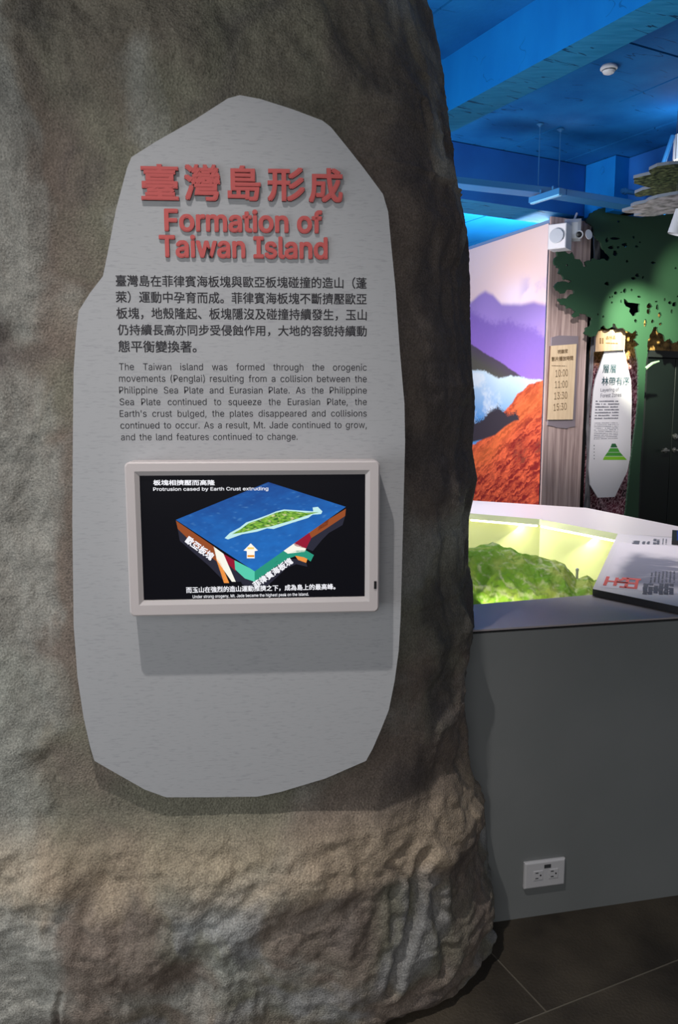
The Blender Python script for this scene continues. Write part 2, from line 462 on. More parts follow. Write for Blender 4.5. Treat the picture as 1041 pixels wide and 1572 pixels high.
# =====================================================================================  STRUCTURE
# ---- floor: dark stone tiles laid along the hall's slanted grid
ta = onz(839, 1553, 0)[:2]
e1 = (onz(1041, 1473, 0) - onz(792, 1571, 0))[:2]; e1 /= np.linalg.norm(e1)
e2 = np.array([-e1[1], e1[0]])
TS, G = 0.6, 0.005
def P2(a, b, z): return np.array([*(ta + e1 * a + e2 * b), z])
mb = MB(); mb.box((2.0, 4.5, -0.0262), (1, 0, 0), (0, 1, 0), (0, 0, 1), 12.0, 15.0, 0.05)
floor = mb.build('floor', [M['grout']], kind='structure', label='dark stone tiled floor with thin pale joints')
tile_m = noisy('dark_slate_tile', srgb(44, 38, 30), srgb(76, 68, 56), 4, 0.6, (1, 1, 1), 0.25, 120, detail=10)
base_tile = None
for i in range(-3, 4):
    for j in range(-3, 9):
        c = P2((i + 0.5 + (0.5 if j % 2 else 0.0)) * TS * 2, (j + 0.5) * TS, 0)
        if not (-2.6 < c[0] < 4.6 and -1.2 < c[1] < 5): continue
        if base_tile is None:
            mbt = MB(); mbt.box((0, 0, -0.005), (e1[0], e1[1], 0), (e2[0], e2[1], 0), (0, 0, 1), TS * 2 - G, TS - G, 0.01)
            base_tile = mesh_obj('tile', np.array(mbt.v) + c, mbt.f, tile_m, floor)
            me = base_tile.data
            V = np.array(mbt.v); me.vertices.foreach_set('co', V.ravel()); me.update()
            base_tile.location = c - OFF[floor.name]
        else:
            t = base_tile.copy(); t.name = 'tile'; t.parent = floor; COL.objects.link(t); t.location = c - OFF[floor.name]

# ---- ceiling: blue concrete, cast in boards
HC = 3.8
mb = MB(); mb.box(uvz(3.5, 3.5, HC + 0.08), UU, VV, ZZ, 14, 15, 0.1)
ceiling = mb.build('ceiling', [mat('joint_shadow_blue', srgb(0, 22, 62), 0.8)], kind='structure', label='deep blue painted concrete ceiling with board joints')
US = [0.2, 1.1, 2.0, 2.9, 3.5, 4.25, 4.995, 5.745, 6.5, 7.4, 8.3, 9.2]
VS = [-1.2, 0.6, 2.0, 3.4, 4.8, 6.2, 7.6, 9.0, 10.4, 11.8]
for i in range(len(US) - 1):
    for j in range(len(VS) - 1):
        u0, u1, v0, v1 = US[i], US[i + 1], VS[j] + 0.31 * (i % 3), VS[j + 1] + 0.31 * (i % 3)
        mb = MB(); dz = 0.004 * ((i * 3 + j * 5) % 3)
        mb.box(uvz((u0 + u1) / 2, (v0 + v1) / 2, HC + 0.02 + dz / 2), UU, VV, ZZ, u1 - u0 - 0.018, v1 - v0 - 0.014, 0.04 - dz)
        mb.build('panel', [M['blue'] if v0 < 6.4 else M['blue_lit']], ceiling)
# ---- beams and pillar
mb = MB(); mb.prism([uvz(3.33, -2, 3.446), uvz(3.60, -2, 3.446), uvz(3.60, 6.2, 3.446), uvz(3.33, 6.2, 3.446)], (0, 0, 0.36), 0)
mb.mi[0] = 1
mb.build('trim_1', [M['blue_beam'], M['blue_soffit']], kind='structure', label='big bright blue ceiling beam crossing the upper right corner')
p2 = [uvz(1.5, 6.18, 3.32), uvz(6.6, 6.18, 3.32), uvz(6.6, 6.62, 3.32), uvz(1.5, 6.62, 3.32)]
mb = MB(); mb.prism(p2, (0, 0, 0.48), 0); mb.mi[0] = 1
mb.build('trim_2', [M['blue_dark'], M['blue_soffit']], kind='structure', label='far cross beam, deep blue, above the mural')
mb = MB(); mb.box(uvz(6.35, 3.6, 3.55), UU, VV, ZZ, 0.3, 5.1, 0.5)
mb.build('trim_3', [M['blue_dark']], kind='structure', label='blue side beam at the right, behind the round lamp')
mb = MB(); mb.box(uvz(6.17, 5.98, 3.55), UU, VV, ZZ, 0.30, 0.38, 0.5)
mb.build('trim_4', [M['blue_beam']], kind='structure', label='blue square pillar head in the ceiling corner')

# ---- back wall (dark, behind the tree)
mb = MB(); mb.box(uvz(8.15, 6.38, 1.66), UU, VV, ZZ, 4.7, 0.1, 3.32)
mb.build('wall_back', [M['darkgap']], kind='structure', label='black back wall behind the tree cut-out')
# ---- wood clad pier
PW = Plane(uvz(5.6, 6.05, 0), UU, ZZ)
wl = PW.loc(845, 380)[0]; wr = PW.loc(906, 400)[0]; wr2 = PW.loc(891, 770)[0]
mb = MB(); mb.box(PW.pt((wl + wr) / 2, 1.62, -0.01), UU, VV, ZZ, wr - wl, 0.02, 3.24)
mb.build('trim_5', [M['wood']], kind='structure', label='pale wood grained pier between mural and tree')
# ---- mural wall
MO = PW.pt(wl - 0.005, 0, -0.03)
ma = math.radians(22.0); MD = np.array([-math.sin(ma), math.cos(ma), 0.0])   # runs away to the left
MN = np.array([-math.cos(ma), -math.sin(ma), 0.0])
mt = onp(842, 343, MO, MN)[2]
mb = MB(); mb.box(MO + MD * 2.6 - MN * 0.07 + ZZ * (mt / 2 + 0.02), MD, MN, ZZ, 5.2, 0.1, mt + 0.04)
mb.build('wall_left', [mat('mural_wall_edge', srgb(120, 150, 190), 0.6)], kind='structure', label='wall that carries the mountain mural')
# far blue end wall
mb = MB(); mb.box(uvz(3.0, 11.2, 1.9), UU, VV, ZZ, 12, 0.1, 3.9)
mb.build('wall_end', [M['blue_dark']], kind='structure', label='far blue end wall beyond the mural')

# ---- double door
PD = Plane(uvz(7.0, 6.26, 0), UU, ZZ)
dl = PD.loc(984, 640)[0]; dm = PD.loc(1030, 640)[0]; dt = PD.loc(1010, 549)[1]
door = root('door_1', PD.pt(dm, 0), 'dark green double door with steel handles behind the tree trunk', None); door['kind'] = 'structure'
wd = dm - dl
for k, (a, b) in enumerate(((dl, dm - 0.004), (dm + 0.004, dm + wd))):
    mb = MB(); mb.box(PD.pt((a + b) / 2, dt / 2, 0.0), UU, VV, ZZ, b - a, 0.05, dt - 0.01, bev=0.004)
    mb.build('door_leaf', [M['door']], door)
mb = MB()
mb.box(PD.pt(dm, dt + 0.04, 0.01), UU, VV, ZZ, 2 * wd + 0.16, 0.09, 0.08)
for xx in (dl - 0.04, dm + wd + 0.04): mb.box(PD.pt(xx, dt / 2, 0.01), UU, VV, ZZ, 0.08, 0.09, dt)
mb.build('door_frame', [M['door_frame']], door)
hx, hy = PD.loc(1021, 691)
for sx, x0 in ((-1, dm - 0.09), (1, dm + 0.05)):
    mb = MB(); mb.lathe(PD.pt(x0, hy, 0.026), -VV, [(0, 0.028), (0.008, 0.028), (0.012, 0.012), (0.05, 0.011)])
    mb.tube(PD.pt(x0, hy, 0.07), PD.pt(x0 + sx * 0.11, hy - 0.004, 0.07), 0.011)
    mb.build('handle', [M['metal']], door, label='steel lever handle')
lx, ly = PD.loc(1033, 670)
mb = MB(); mb.lathe(PD.pt(lx, ly, 0.026), -VV, [(0, 0.034), (0.012, 0.034), (0.018, 0.02), (0.03, 0.02)])
mb.build('lock', [M['metal']], door, label='round steel lock above the handles')

# =====================================================================================  ROCK COLUMN
SIL = [(-60, 640), (0, 655), (30, 664), (80, 676), (130, 682), (200, 690), (270, 700), (330, 712), (370, 719), (450, 721),
       (560, 724), (610, 729), (650, 728), (690, 725), (735, 733), (765, 727), (795, 720), (870, 719), (895, 726), (960, 728),
       (1050, 733), (1150, 738), (1250, 744), (1320, 751), (1400, 760), (1440, 764), (1470, 757), (1500, 745), (1600, 700)]
SY = np.array([a for a, b in SIL], float); SX = np.array([b for a, b in SIL], float)
NT_, NZ_ = 640, 500
zz = np.concatenate([np.linspace(-0.01, 2.35, NZ_ - 110), np.linspace(2.35, HC, 111)[1:]])
th = np.linspace(0, 2 * math.pi, NT_, endpoint=False)
# denser samples at the front
th = th - 0.5 * np.cos(th)
TH, ZG = np.meshgrid(th, zz)
def front_y(z):          # front face of the column at its middle, by height
    return np.interp(z, [0, 0.03, 0.12, 0.25, 0.42, 0.53, 0.60, 0.75, 2.2, 2.6, 3.8], [1.70, 1.67, 1.645, 1.625, 1.612, 1.622, 1.650, 1.664, 1.70, 1.72, 1.85])
CX0, CY0 = -0.42, 2.42
aR = np.full(NZ_, 0.82)
def base_xy(aR):
    c, s = np.cos(TH), np.sin(TH)
    n = 3.4
    A = np.where(c > 0, aR[:, None], 0.95)
    B = np.where(s < 0, (CY0 - front_y(zz))[:, None], 0.55)
    sc = (np.abs(c) ** n + np.abs(s) ** n) ** (-1 / n)
    X_ = CX0 + A * sc * c
    return X_, CY0 + B * sc * s + np.where(s < 0, (X_ + 0.2) * 0.07 * sc * np.abs(s), 0)
GRV = []
for pix, dep, wd in (([(656, 1312), (642, 1342), (638, 1385), (628, 1420), (606, 1468), (597, 1508)], 0.022, 0.011), ([(670, 1380), (674, 1440), (686, 1482), (684, 1510)], 0.018, 0.012),
                    ([(598, 1308), (616, 1330), (636, 1348)], 0.010, 0.007), ([(604, 1350), (600, 1400), (602, 1450)], 0.008, 0.007), ([(512, 186), (512, 172), (518, 160)], 0.006, 0.004),
                    ([(660, 120), (663, 150), (662, 160)], 0.010, 0.006), ([(105, 1502), (98, 1530), (96, 1560)], 0.010, 0.006), ([(40, 1330), (60, 1352), (120, 1385), (165, 1420)], 0.008, 0.012)):
    W = [onp(*q, (0, 1.66 if q[0] < 560 else 1.74, 0), (0, 1, 0)) for q in pix]
    GRV.append((np.array([[w_[0], w_[2]] for w_ in W]), dep, wd))
def grooves(x, z):
    d = 0
    for L_, dep, wd in GRV:
        m_ = np.full(x.shape, 9.0)
        for a, b in zip(L_[:-1], L_[1:]):
            ab = b - a; t = np.clip(((x - a[0]) * ab[0] + (z - a[1]) * ab[1]) / (ab @ ab), 0, 1)
            m_ = np.minimum(m_, np.hypot(x - a[0] - ab[0] * t, z - a[1] - ab[1] * t))
        d = d - 0.75 * dep * np.exp(-(m_ / wd) ** 2) + dep * 0.35 * np.exp(-((m_ - wd * 2.2) / wd) ** 2)
    return d
def rock_pts(aR):
    X, Y = base_xy(aR)
    p = np.stack([X, Y, ZG], -1)
    # outward direction
    nx = X - CX0; ny = (Y - CY0) * 1.3; l = np.sqrt(nx * nx + ny * ny); nx /= l; ny /= l
    return p, nx, ny
def displace(p):
    q = p * np.array([1, 1, 0.8])
    warp = np.stack([fbm(p * 1.7 + 5, 3), fbm(p * 1.7 + 31, 3), fbm(p * 1.7 + 77, 3)], -1)
    d = 0.035 * fbm(q * 1.6 + 3.1, 3) + 0.016 * fbm(q * 6 + warp * 0.8, 4)
    behind = sst(1.66, 1.8, p[..., 1])
    # folds running down, strongest at the flank and the lower right
    fold = ridged(np.stack([p[..., 0] * 5 + warp[..., 0] * 0.9, p[..., 1] * 5, p[..., 2] * 1.3], -1) + 8, 3) - 1.0
    lowr = sst(0.75, 0.45, p[..., 2]) * sst(-0.3, 0.1, p[..., 0])
    flank = sst(0.1, 0.3, p[..., 0])
    leftw = sst(-0.5, -0.75, p[..., 0])
    d += fold * 0.015 * np.clip(0.10 + lowr * 0.25 + 0.7 * flank + 0.7 * leftw, 0, 1.1)
    # lumpy belly under the panel
    low = sst(0.62, 0.42, p[..., 2])
    d += low * 0.017 * fbm(np.stack([p[..., 0] * 3.2, p[..., 1] * 2, p[..., 2] * 5.5], -1) + 21 + warp * 0.5, 4)
    # cracks
    cr = np.abs(noise(p * np.array([3.2, 3.2, 2.0]) + warp * 0.9 + 40))
    d -= 0.0035 * sst(0.03, 0.0, cr) * sst(0.0, 0.3, warp[..., 2]) * (0.15 + low + flank * 0.6)
    # hand trowelled grain
    d += 0.0038 * fbm(p * 16, 3) * (0.4 + 0.6 * low) + 0.0024 * fbm(p * 42, 3) + 0.0012 * noise(p * 110)
    d += grooves(p[..., 0] + 0.006 * warp[..., 0], p[..., 2]) * (p[..., 1] < 2.2)
    # keep clear of the board mounted on the front
    inb = sst(-0.64, -0.56, p[..., 0]) * sst(0.26, 0.14, p[..., 0]) * sst(0.50, 0.60, p[..., 2]) * sst(2.2, 2.1, p[..., 2])
    front = sst(1.95, 1.8, p[..., 1])
    d = d * (1 - 0.85 * inb * front)
    return d
for it in range(3):
    p, nx, ny = rock_pts(aR)
    d = displace(p)
    X = p[..., 0] + nx * d; Y = p[..., 1] + ny * d
    # project
    yc = Y * math.cos(PITCH) - (ZG - 1.5) * math.sin(PITCH)
    zc = Y * math.sin(PITCH) + (ZG - 1.5) * math.cos(PITCH)
    px = 520.5 + FPX * X / yc; py = 786 - FPX * zc / yc
    k = px.argmax(1); r = np.arange(NZ_)
    tgt = np.interp(py[r, k], SY, SX)
    dx = (tgt - px[r, k]) * yc[r, k] / FPX
    aR = np.clip(aR + dx * (0.9 if it < 2 else 0.8), 0.4, 1.2)
p, nx, ny = rock_pts(aR); d = displace(p)
X = p[..., 0] + nx * d; Y = p[..., 1] + ny * d
V = np.stack([X, Y, ZG], -1).reshape(-1, 3)
idx = np.arange(NT_ * NZ_).reshape(NZ_, NT_); nxt = np.roll(idx, -1, 1)
F = np.stack([idx[:-1], nxt[:-1], nxt[1:], idx[1:]], -1).reshape(-1, 4)
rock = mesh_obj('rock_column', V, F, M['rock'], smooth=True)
bmr = bmesh.new(); bmr.from_mesh(rock.data)
bmr.to_mesh(rock.data); bmr.free()
# painted patches, with light and shade of some sides tinted in
wq = np.stack([fbm(V * 2 + 5, 3), fbm(V * 2 + 50, 3), fbm(V * 2 + 90, 3)], -1) * 0.4
n1 = fbm(V * np.array([2.2, 2.2, 1.4]) + wq + 4, 5)[:, None]
n2 = fbm(V * np.array([3.5, 3.5, 2.0]) + wq * 2 + 60, 5)[:, None]
n3 = fbm(V * np.array([9, 9, 5]) + wq * 3 + 160, 4)[:, None]
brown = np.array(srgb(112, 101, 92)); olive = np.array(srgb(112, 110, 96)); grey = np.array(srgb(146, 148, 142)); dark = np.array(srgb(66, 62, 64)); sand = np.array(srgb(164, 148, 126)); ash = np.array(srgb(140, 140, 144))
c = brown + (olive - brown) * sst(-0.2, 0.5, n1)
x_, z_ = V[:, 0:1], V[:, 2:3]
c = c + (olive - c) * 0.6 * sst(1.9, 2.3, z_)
c = c + (dark - c) * 0.62 * sst(0.0, 0.7, n2 + 0.9 * sst(0.02, 0.3, x_) * sst(0.5, 1.1, z_) - 0.1)  # dark stains; shade of the upper right also put in here
c = c + (grey - c) * 0.6 * sst(0.05, 0.6, -n2 * 0.8 + 0.9 * sst(-0.52, -0.72, x_ + 0.05 * n3) - 0.15)  # pale patches, and the left flank coloured paler as if daylit
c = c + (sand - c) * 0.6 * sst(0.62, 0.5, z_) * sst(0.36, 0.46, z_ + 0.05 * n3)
c = c * (1 + 0.22 * sst(0.6, 0.4, z_))  # belly lightened in the colour, standing for light from above
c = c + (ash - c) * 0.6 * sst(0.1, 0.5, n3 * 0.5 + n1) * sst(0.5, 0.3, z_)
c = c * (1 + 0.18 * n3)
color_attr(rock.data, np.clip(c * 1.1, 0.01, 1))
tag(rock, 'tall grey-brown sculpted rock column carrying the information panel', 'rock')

# =====================================================================================  INFORMATION PANEL on the rock
yaw = math.radians(4.0)
EX = np.array([math.cos(yaw), math.sin(yaw), 0.0]); EN = np.array([math.sin(yaw), -math.cos(yaw), 0.0])
PP = Plane((-0.2, 1.63, 0.0), EX, ZZ)      # its front face; PP.n points to the visitor
OUT = [(368, 146), (400, 152), (450, 168), (495, 185), (508, 195), (530, 222), (560, 260), (588, 298), (596, 325), (601, 380), (607, 440), (614, 540), (621, 620), (622, 680),
       (619, 800), (615, 950), (612, 1000), (606, 1045), (597, 1090), (585, 1120), (572, 1150), (562, 1168), (500, 1195), (430, 1216), (395, 1223), (320, 1224), (255, 1224), (222, 1212),
       (185, 1191), (145, 1168), (138, 1145), (128, 1100), (119, 1040), (113, 960), (111, 800), (112, 650), (113, 570), (117, 510), (121, 477), (138, 450), (158, 424), (166, 385), (178, 322), (195, 258), (202, 241), (240, 217), (300, 183), (350, 151)]
pl = root('information_panel', PP.pt(0, 0.6, -0.01), 'large pale grey stone-shaped information panel with red title, mounted on the rock column', 'information panel')
pts = [PP.loc(*q) for q in OUT]
mb = MB(); mb.prism([PP.pt(x, y, 0) for x, y in pts], -PP.n * 0.012, 0, 1)
board = mb.build('board', [M['brushed'], M['panel_edge']], pl)
# stand-offs behind the board
for (qx, qy) in ((180, 600), (560, 600), (200, 1100), (540, 1100), (370, 250)):
    x, y = PP.loc(qx, qy); mb = MB(); mb.tube(PP.pt(x, y, -0.012), PP.pt(x, y, -0.085), 0.018, 12)
    mb.build('spacer', [M['panel_edge']], pl)
# raised title, every character a piece of its own
def raised(ch, fnt, x, y, wdt, hgt, bold, depth, scale=None):
    v, f = glyphs(ch, fnt, bold, 0.5, 4)
    x0, x1 = v[:, 0].min(), v[:, 0].max(); y0, y1 = v[:, 1].min(), v[:, 1].max()
    if scale: sx = sy = scale; yy = v[:, 1] * sy
    else: sx = wdt / (x1 - x0); sy = hgt / (y1 - y0); yy = (v[:, 1] - y0) * sy
    zl = v[:, 2]; top = zl > 0
    W = [PP.pt(x + (a - x0) * sx, y + b, depth * 2 * z_ if t else 0.0003) for a, b, t, z_ in zip(v[:, 0], yy, top, v[:, 2])]
    mi = [0 if all(top[i] for i in q) else 1 for q in f]
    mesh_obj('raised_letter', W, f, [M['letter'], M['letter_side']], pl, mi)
    return (x1 - x0) * sx
cn = [('臺', 218, 274, 254, 308), ('灣', 284, 338, 254, 309), ('島', 350, 400, 256, 309), ('形', 411, 468, 259, 310), ('成', 474, 526, 260, 312)]
for ch, xa, xb, ya, yb in cn:
    a = PP.loc(xa, yb); b = PP.loc(xb, ya)
    raised(ch, CJK, a[0], a[1], b[0] - a[0], b[1] - a[1], 0.012, 0.007)
def raised_line(txt, xa, xb, ybase, ycap):
    a = PP.loc(xa, ybase); b = PP.loc(xb, ybase); cap = PP.loc((xa + xb) / 2, ycap)[1] - a[1]
    B = 0.028
    full, _ = glyphs(txt, LAT, B, 0.5, 4)
    Hh, _ = glyphs('F', LAT, B, 0.5, 4)
    sy = cap / Hh[:, 1].max(); sx = (b[0] - a[0]) / (full[:, 0].max() - full[:, 0].min())
    xs = full[:, 0].min()
    for k, ch in enumerate(txt):
        if ch == ' ': continue
        pre, _ = glyphs(txt[:k + 1], LAT, B, 0.5, 4); v, f = glyphs(ch, LAT, B, 0.5, 4)
        off = pre[:, 0].max() - v[:, 0].max()
        top = v[:, 2] > 0
        W = [PP.pt(a[0] + (q[0] + off - xs) * sx, a[1] + q[1] * sy, 0.010 * q[2] if t else 0.0003) for q, t in zip(v, top)]
        mi = [0 if all(top[i] for i in q) else 1 for q in f]
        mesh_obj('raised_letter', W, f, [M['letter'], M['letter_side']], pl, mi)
raised_line('Formation of', 253, 495, 354, 323)
raised_line('Taiwan Island', 245, 503, 394, 363)
# printed paragraphs
mb = MB()
body = [('臺灣島在菲律賓海板塊與歐亞板塊碰撞的造山（蓬', 178, 563, 440, 422), ('萊）運動中孕育而成。菲律賓海板塊不斷擠壓歐亞', 178, 563, 465, 447),
        ('板塊，地殼隆起、板塊隱沒及碰撞持續發生，玉山', 179, 563, 490, 472), ('仍持續長高亦同步受侵蝕作用，大地的容貌持續動', 181, 563, 515, 498),
        ('態平衡變換著。', 182, 302, 541, 523)]
for txt, xa, xb, yb, yt in body:
    a = PP.loc(xa, yb); b = PP.loc(xb, yb); t_ = PP.loc(xa, yt)
    PP.text(mb, txt, CJK, a[0], a[1], b[0] - a[0], (t_[1] - a[1]) * 1.02, 0.006)
mb.build('printed_text', [M['ink']], pl, label='black printed Chinese paragraph')
mb = MB()
en = [('The Taiwan island was formed through the orogenic', 183, 563, 568), ('movements (Penglai) resulting from a collision between the', 183, 563, 586),
      ('Philippine Sea Plate and Eurasian Plate. As the Philippine', 183, 563, 604), ('Sea Plate continued to squeeze the Eurasian Plate, the', 184, 563, 622),
      ("Earth's crust bulged, the plates disappeared and collisions", 184, 563, 640), ('continued to occur. As a result, Mt. Jade continued to grow,', 185, 563, 658),
      ('and the land features continued to change.', 186, 457, 676)]
def wid(t):
    v, _ = glyphs(t, LAT, 0.0); return v[:, 0].min(), v[:, 0].max()
sz = 0.0
a = PP.loc(184, 640); b = PP.loc(563, 640); l, r_ = wid(en[4][0]); sz = (b[0] - a[0]) / (r_ - l)
for k, (txt, xa, xb, yb) in enumerate(en):
    a = PP.loc(xa, yb); b = PP.loc(xb, yb); words = txt.split(' ')
    ws = [wid(q) for q in words]; tot = sum(q[1] - q[0] for q in ws) * sz * 0.93
    gap = (b[0] - a[0] - tot) / (len(words) - 1); x = a[0]; fs = 1.0
    if gap < 0.003: fs = (b[0] - a[0] - 0.0042 * (len(words) - 1)) / tot; gap = 0.0042
    for q, ww in zip(words, ws):
        PP.text(mb, q, LAT, x, a[1], h=0.0004, size=sz * fs, bold=0.0)
        x += (ww[1] - ww[0]) * sz * fs * 0.93 + gap
mb.build('printed_text', [M['ink']], pl, label='black printed English paragraph')

# =====================================================================================  MONITOR
TVD = 0.058
PT = Plane(PP.pt(0, 0, TVD), EX, ZZ)
corn = [PT.loc(*q) for q in ((191, 711), (582.5, 706), (583, 937.5), (199, 949))]
x0 = (corn[0][0] + corn[3][0]) / 2; x1 = (corn[1][0] + corn[2][0]) / 2
y1 = (corn[0][1] + corn[1][1]) / 2; y0 = (corn[2][1] + corn[3][1]) / 2
scn = [PT.loc(*q) for q in ((213.5, 731), (560.5, 728), (561.5, 915), (220, 925))]
a0 = (scn[0][0] + scn[3][0]) / 2; a1 = (scn[1][0] + scn[2][0]) / 2
b1 = (scn[0][1] + scn[1][1]) / 2; b0 = (scn[2][1] + scn[3][1]) / 2
tv = root('monitor', PP.pt((x0 + x1) / 2, y0, 0.0), 'white framed monitor showing a blue earth-crust block, on the information panel', 'monitor')
def rrect(x0, y0, x1, y1, r, n=5):
    o = []
    for cx, cy, q in ((x1 - r, y0 + r, -90), (x1 - r, y1 - r, 0), (x0 + r, y1 - r, 90), (x0 + r, y0 + r, 180)):
        for k in range(n + 1):
            t = math.radians(q + 90 * k / n); o.append((cx + r * math.cos(t), cy + r * math.sin(t)))
    return o
oo = rrect(x0, y0, x1, y1, 0.010); oi = rrect(x0 + 0.003, y0 + 0.003, x1 - 0.003, y1 - 0.003, 0.008)
m1 = rrect(a0 - 0.009, b0 - 0.009, a1 + 0.009, b1 + 0.009, 0.0015); m2 = rrect(a0, b0, a1, b1, 0.0008)
N = len(oo); mb = MB()
rings = [[PP.pt(x, y, 0.0005) for x, y in oo], [PT.pt(x, y, -0.003) for x, y in oo], [PT.pt(x, y, 0) for x, y in oi],
         [PT.pt(x, y, 0) for x, y in m1]]
vs = sum(rings, []); fs = []
for r in range(3): fs += [(r * N + i, r * N + (i + 1) % N, (r + 1) * N + (i + 1) % N, (r + 1) * N + i) for i in range(N)]
mb.add(vs, fs + [tuple(range(N - 1, -1, -1))]); mb.build('housing', [M['housing']], tv)
mb = MB(); vs = [PT.pt(x, y, 0) for x, y in m1] + [PT.pt(x, y, -0.005) for x, y in m2] + [PT.pt(x, y, -0.010) for x, y in m2]
mb.add(vs, [(r * N + i, r * N + (i + 1) % N, (r + 1) * N + (i + 1) % N, (r + 1) * N + i) for r in (0, 1) for i in range(N)])
mb.build('inner_bezel', [M['housing2']], tv)
mb = MB(); mb.box(PT.pt((a0 + a1) / 2, (b0 + b1) / 2, -0.014), EX, -EN, ZZ, a1 - a0 + 0.002, 0.010, b1 - b0 + 0.002)
screen = mb.build('screen', [mat('screen_black', (0.004, 0.004, 0.005), 0.25, emit=srgb(10, 10, 16), es=0.8, spec=0.08)], tv)
sx_, sy_ = PT.loc(576, 898); mb = MB(); mb.box(PT.pt(sx_, sy_, 0.0), EX, -EN, ZZ, 0.005, 0.003, 0.016)
mb.box(PT.pt(sx_, sy_ + 0.004, 0.002), EX, -EN, ZZ, 0.003, 0.002, 0.003)
mb.build('sensor', [M['black']], tv, label='small dark infrared sensor window')
# picture shown on the screen
PS = Plane(PT.pt(0, 0, -0.009), EX, ZZ)
def S(x, y): return PS.loc(x, y)
emi = {}
def EM(r, g, b, s=1.0):
    k = (r, g, b)
    if k not in emi: emi[k] = mat('screen_colour_%d_%d_%d' % k, (0, 0, 0), 0.3, emit=srgb(r, g, b), es=s, spec=0.1)
    return emi[k]
lay = [0.0004]
def poly(mb, q, mi=0):
    mb.add([PS.pt(*S(x, y), lay[0]) for x, y in q], [tuple(range(len(q)))], mi)
# sea surface as a grid print with texture
A_, B_, C_, D_ = [S(*q) for q in ((270, 798), (412, 740), (531, 778), (391, 877))]
def seafn(s, t):
    q = np.stack([s * 7 + 3, t * 7, s * 0], -1); f = fbm(q, 4); g = fbm(q * 2.7 + 9, 3)
    k = np.clip(0.5 + 0.5 * f + 0.25 * g, 0, 1)
    lo = np.array(srgb(16, 48, 120)); hi = np.array(srgb(30, 112, 196)); st = np.array(srgb(120, 180, 225))
    sh = np.clip((1 - s) * 0.45 + (t) * 0.75, 0, 1) ** 0.8
    cc = lo + (hi - lo) * (k * 0.35 + sh * 0.65)[..., None]
    cc = cc + (st - cc) * (0.22 * sst(0.45, 0.9, g))[..., None]
    return cc[..., 0], cc[..., 1], cc[..., 2]
def seapt(s, t):
    A, B, Cc, D = [np.asarray(q) for q in (A_, B_, C_, D_)]
    q = A * (1 - s) * (1 - t) + B * s * (1 - t) + Cc * s * t + D * (1 - s) * t
    return PS.o + PS.ex * q[..., 0:1] + PS.ey * q[..., 1:2] + PS.n * 0.0004
scol = vcol_mat('screen_print', 0.3, es=1.0, spec=0.1, emit_only=True)
print_grid('picture_sea', seapt, screen, 110, 90, seafn, scol)
lay[0] = 0.0003
mb = MB()
ORANGE, DKR, WHT, CRIM, TEAL, TEAL2, BLK, OR2 = range(8)
mats8 = [EM(150, 78, 42), EM(92, 40, 28), EM(250, 248, 235), EM(150, 26, 52), EM(44, 150, 124), EM(90, 205, 175), EM(44, 44, 58), EM(240, 150, 70)]
# left face strata
poly(mb, [(270, 799), (330, 840), (333, 862), (300, 838), (273, 812)], ORANGE)
poly(mb, [(273, 812), (300, 838), (333, 862), (347, 895), (320, 868), (276, 830)], BLK)
poly(mb, [(328, 839), (343, 850), (362, 893), (356, 893), (333, 860)], WHT)
poly(mb, [(331, 856), (338, 862), (352, 895), (344, 895)], OR2)
poly(mb, [(343, 850), (360, 860), (362, 877), (350, 866)], CRIM)
poly(mb, [(350, 866), (362, 877), (375, 893), (363, 893)], BLK)
poly(mb, [(360, 860), (391, 876), (391, 893), (376, 888), (361, 874)], TEAL2)
poly(mb, [(361, 874), (376, 888), (391, 893), (391, 905), (372, 897)], BLK)
# right face strata
poly(mb, [(531, 781), (530, 792), (500, 812), (478, 826), (474, 816), (505, 797)], ORANGE)
poly(mb, [(505, 797), (490, 806), (488, 815), (503, 806)], DKR)
poly(mb, [(530, 792), (526, 806), (505, 818), (495, 828), (480, 846), (470, 842), (478, 826), (500, 812)], BLK)
poly(mb, [(474, 816), (478, 826), (470, 842), (453, 838), (450, 833)], CRIM)
poly(mb, [(450, 833), (470, 842), (468, 847), (442, 850), (433, 844)], WHT)
poly(mb, [(391, 876), (433, 845), (444, 850), (425, 862), (391, 890)], TEAL)
poly(mb, [(440, 851), (455, 845), (470, 845), (482, 852), (477, 862), (470, 857), (455, 853), (442, 858), (420, 872), (391, 893), (391, 888)], TEAL)
poly(mb, [(453, 853), (466, 855), (472, 858), (470, 864), (458, 860)], OR2)
poly(mb, [(391, 893), (442, 858), (456, 858), (470, 864), (472, 870), (455, 866), (440, 872), (412, 898), (391, 905)], BLK)
mb.build('picture_strata', mats8, screen)
# island
lay[0] = 0.0007
isl = [(345, 826), (353, 818), (368, 810), (378, 802), (396, 796), (412, 790), (424, 785), (436, 782), (452, 783), (466, 784), (481, 785), (480, 779), (488, 778), (495, 785), (493, 789), (480, 790), (473, 795), (450, 802), (432, 808), (420, 812), (410, 811), (395, 816), (372, 820), (350, 828)]
mb = MB(); poly(mb, isl); mb.build('picture_island_halo', [EM(196, 236, 236)], screen)
ctr = np.mean([S(*q) for q in isl], 0)
isl2 = [(356, 820), (370, 812), (382, 803), (400, 797), (424, 787), (437, 784), (454, 785), (470, 787), (482, 787), (489, 784), (491, 787), (478, 789), (466, 793), (448, 799), (430, 804), (416, 808), (396, 812), (374, 817)]
top_ = [(356, 820), (370, 812), (382, 803), (400, 797), (424, 787), (437, 784), (454, 785), (470, 787), (490, 786)]
bot_ = [(356, 820), (374, 817), (396, 812), (416, 808), (430, 804), (448, 799), (466, 793), (478, 789), (490, 786)]
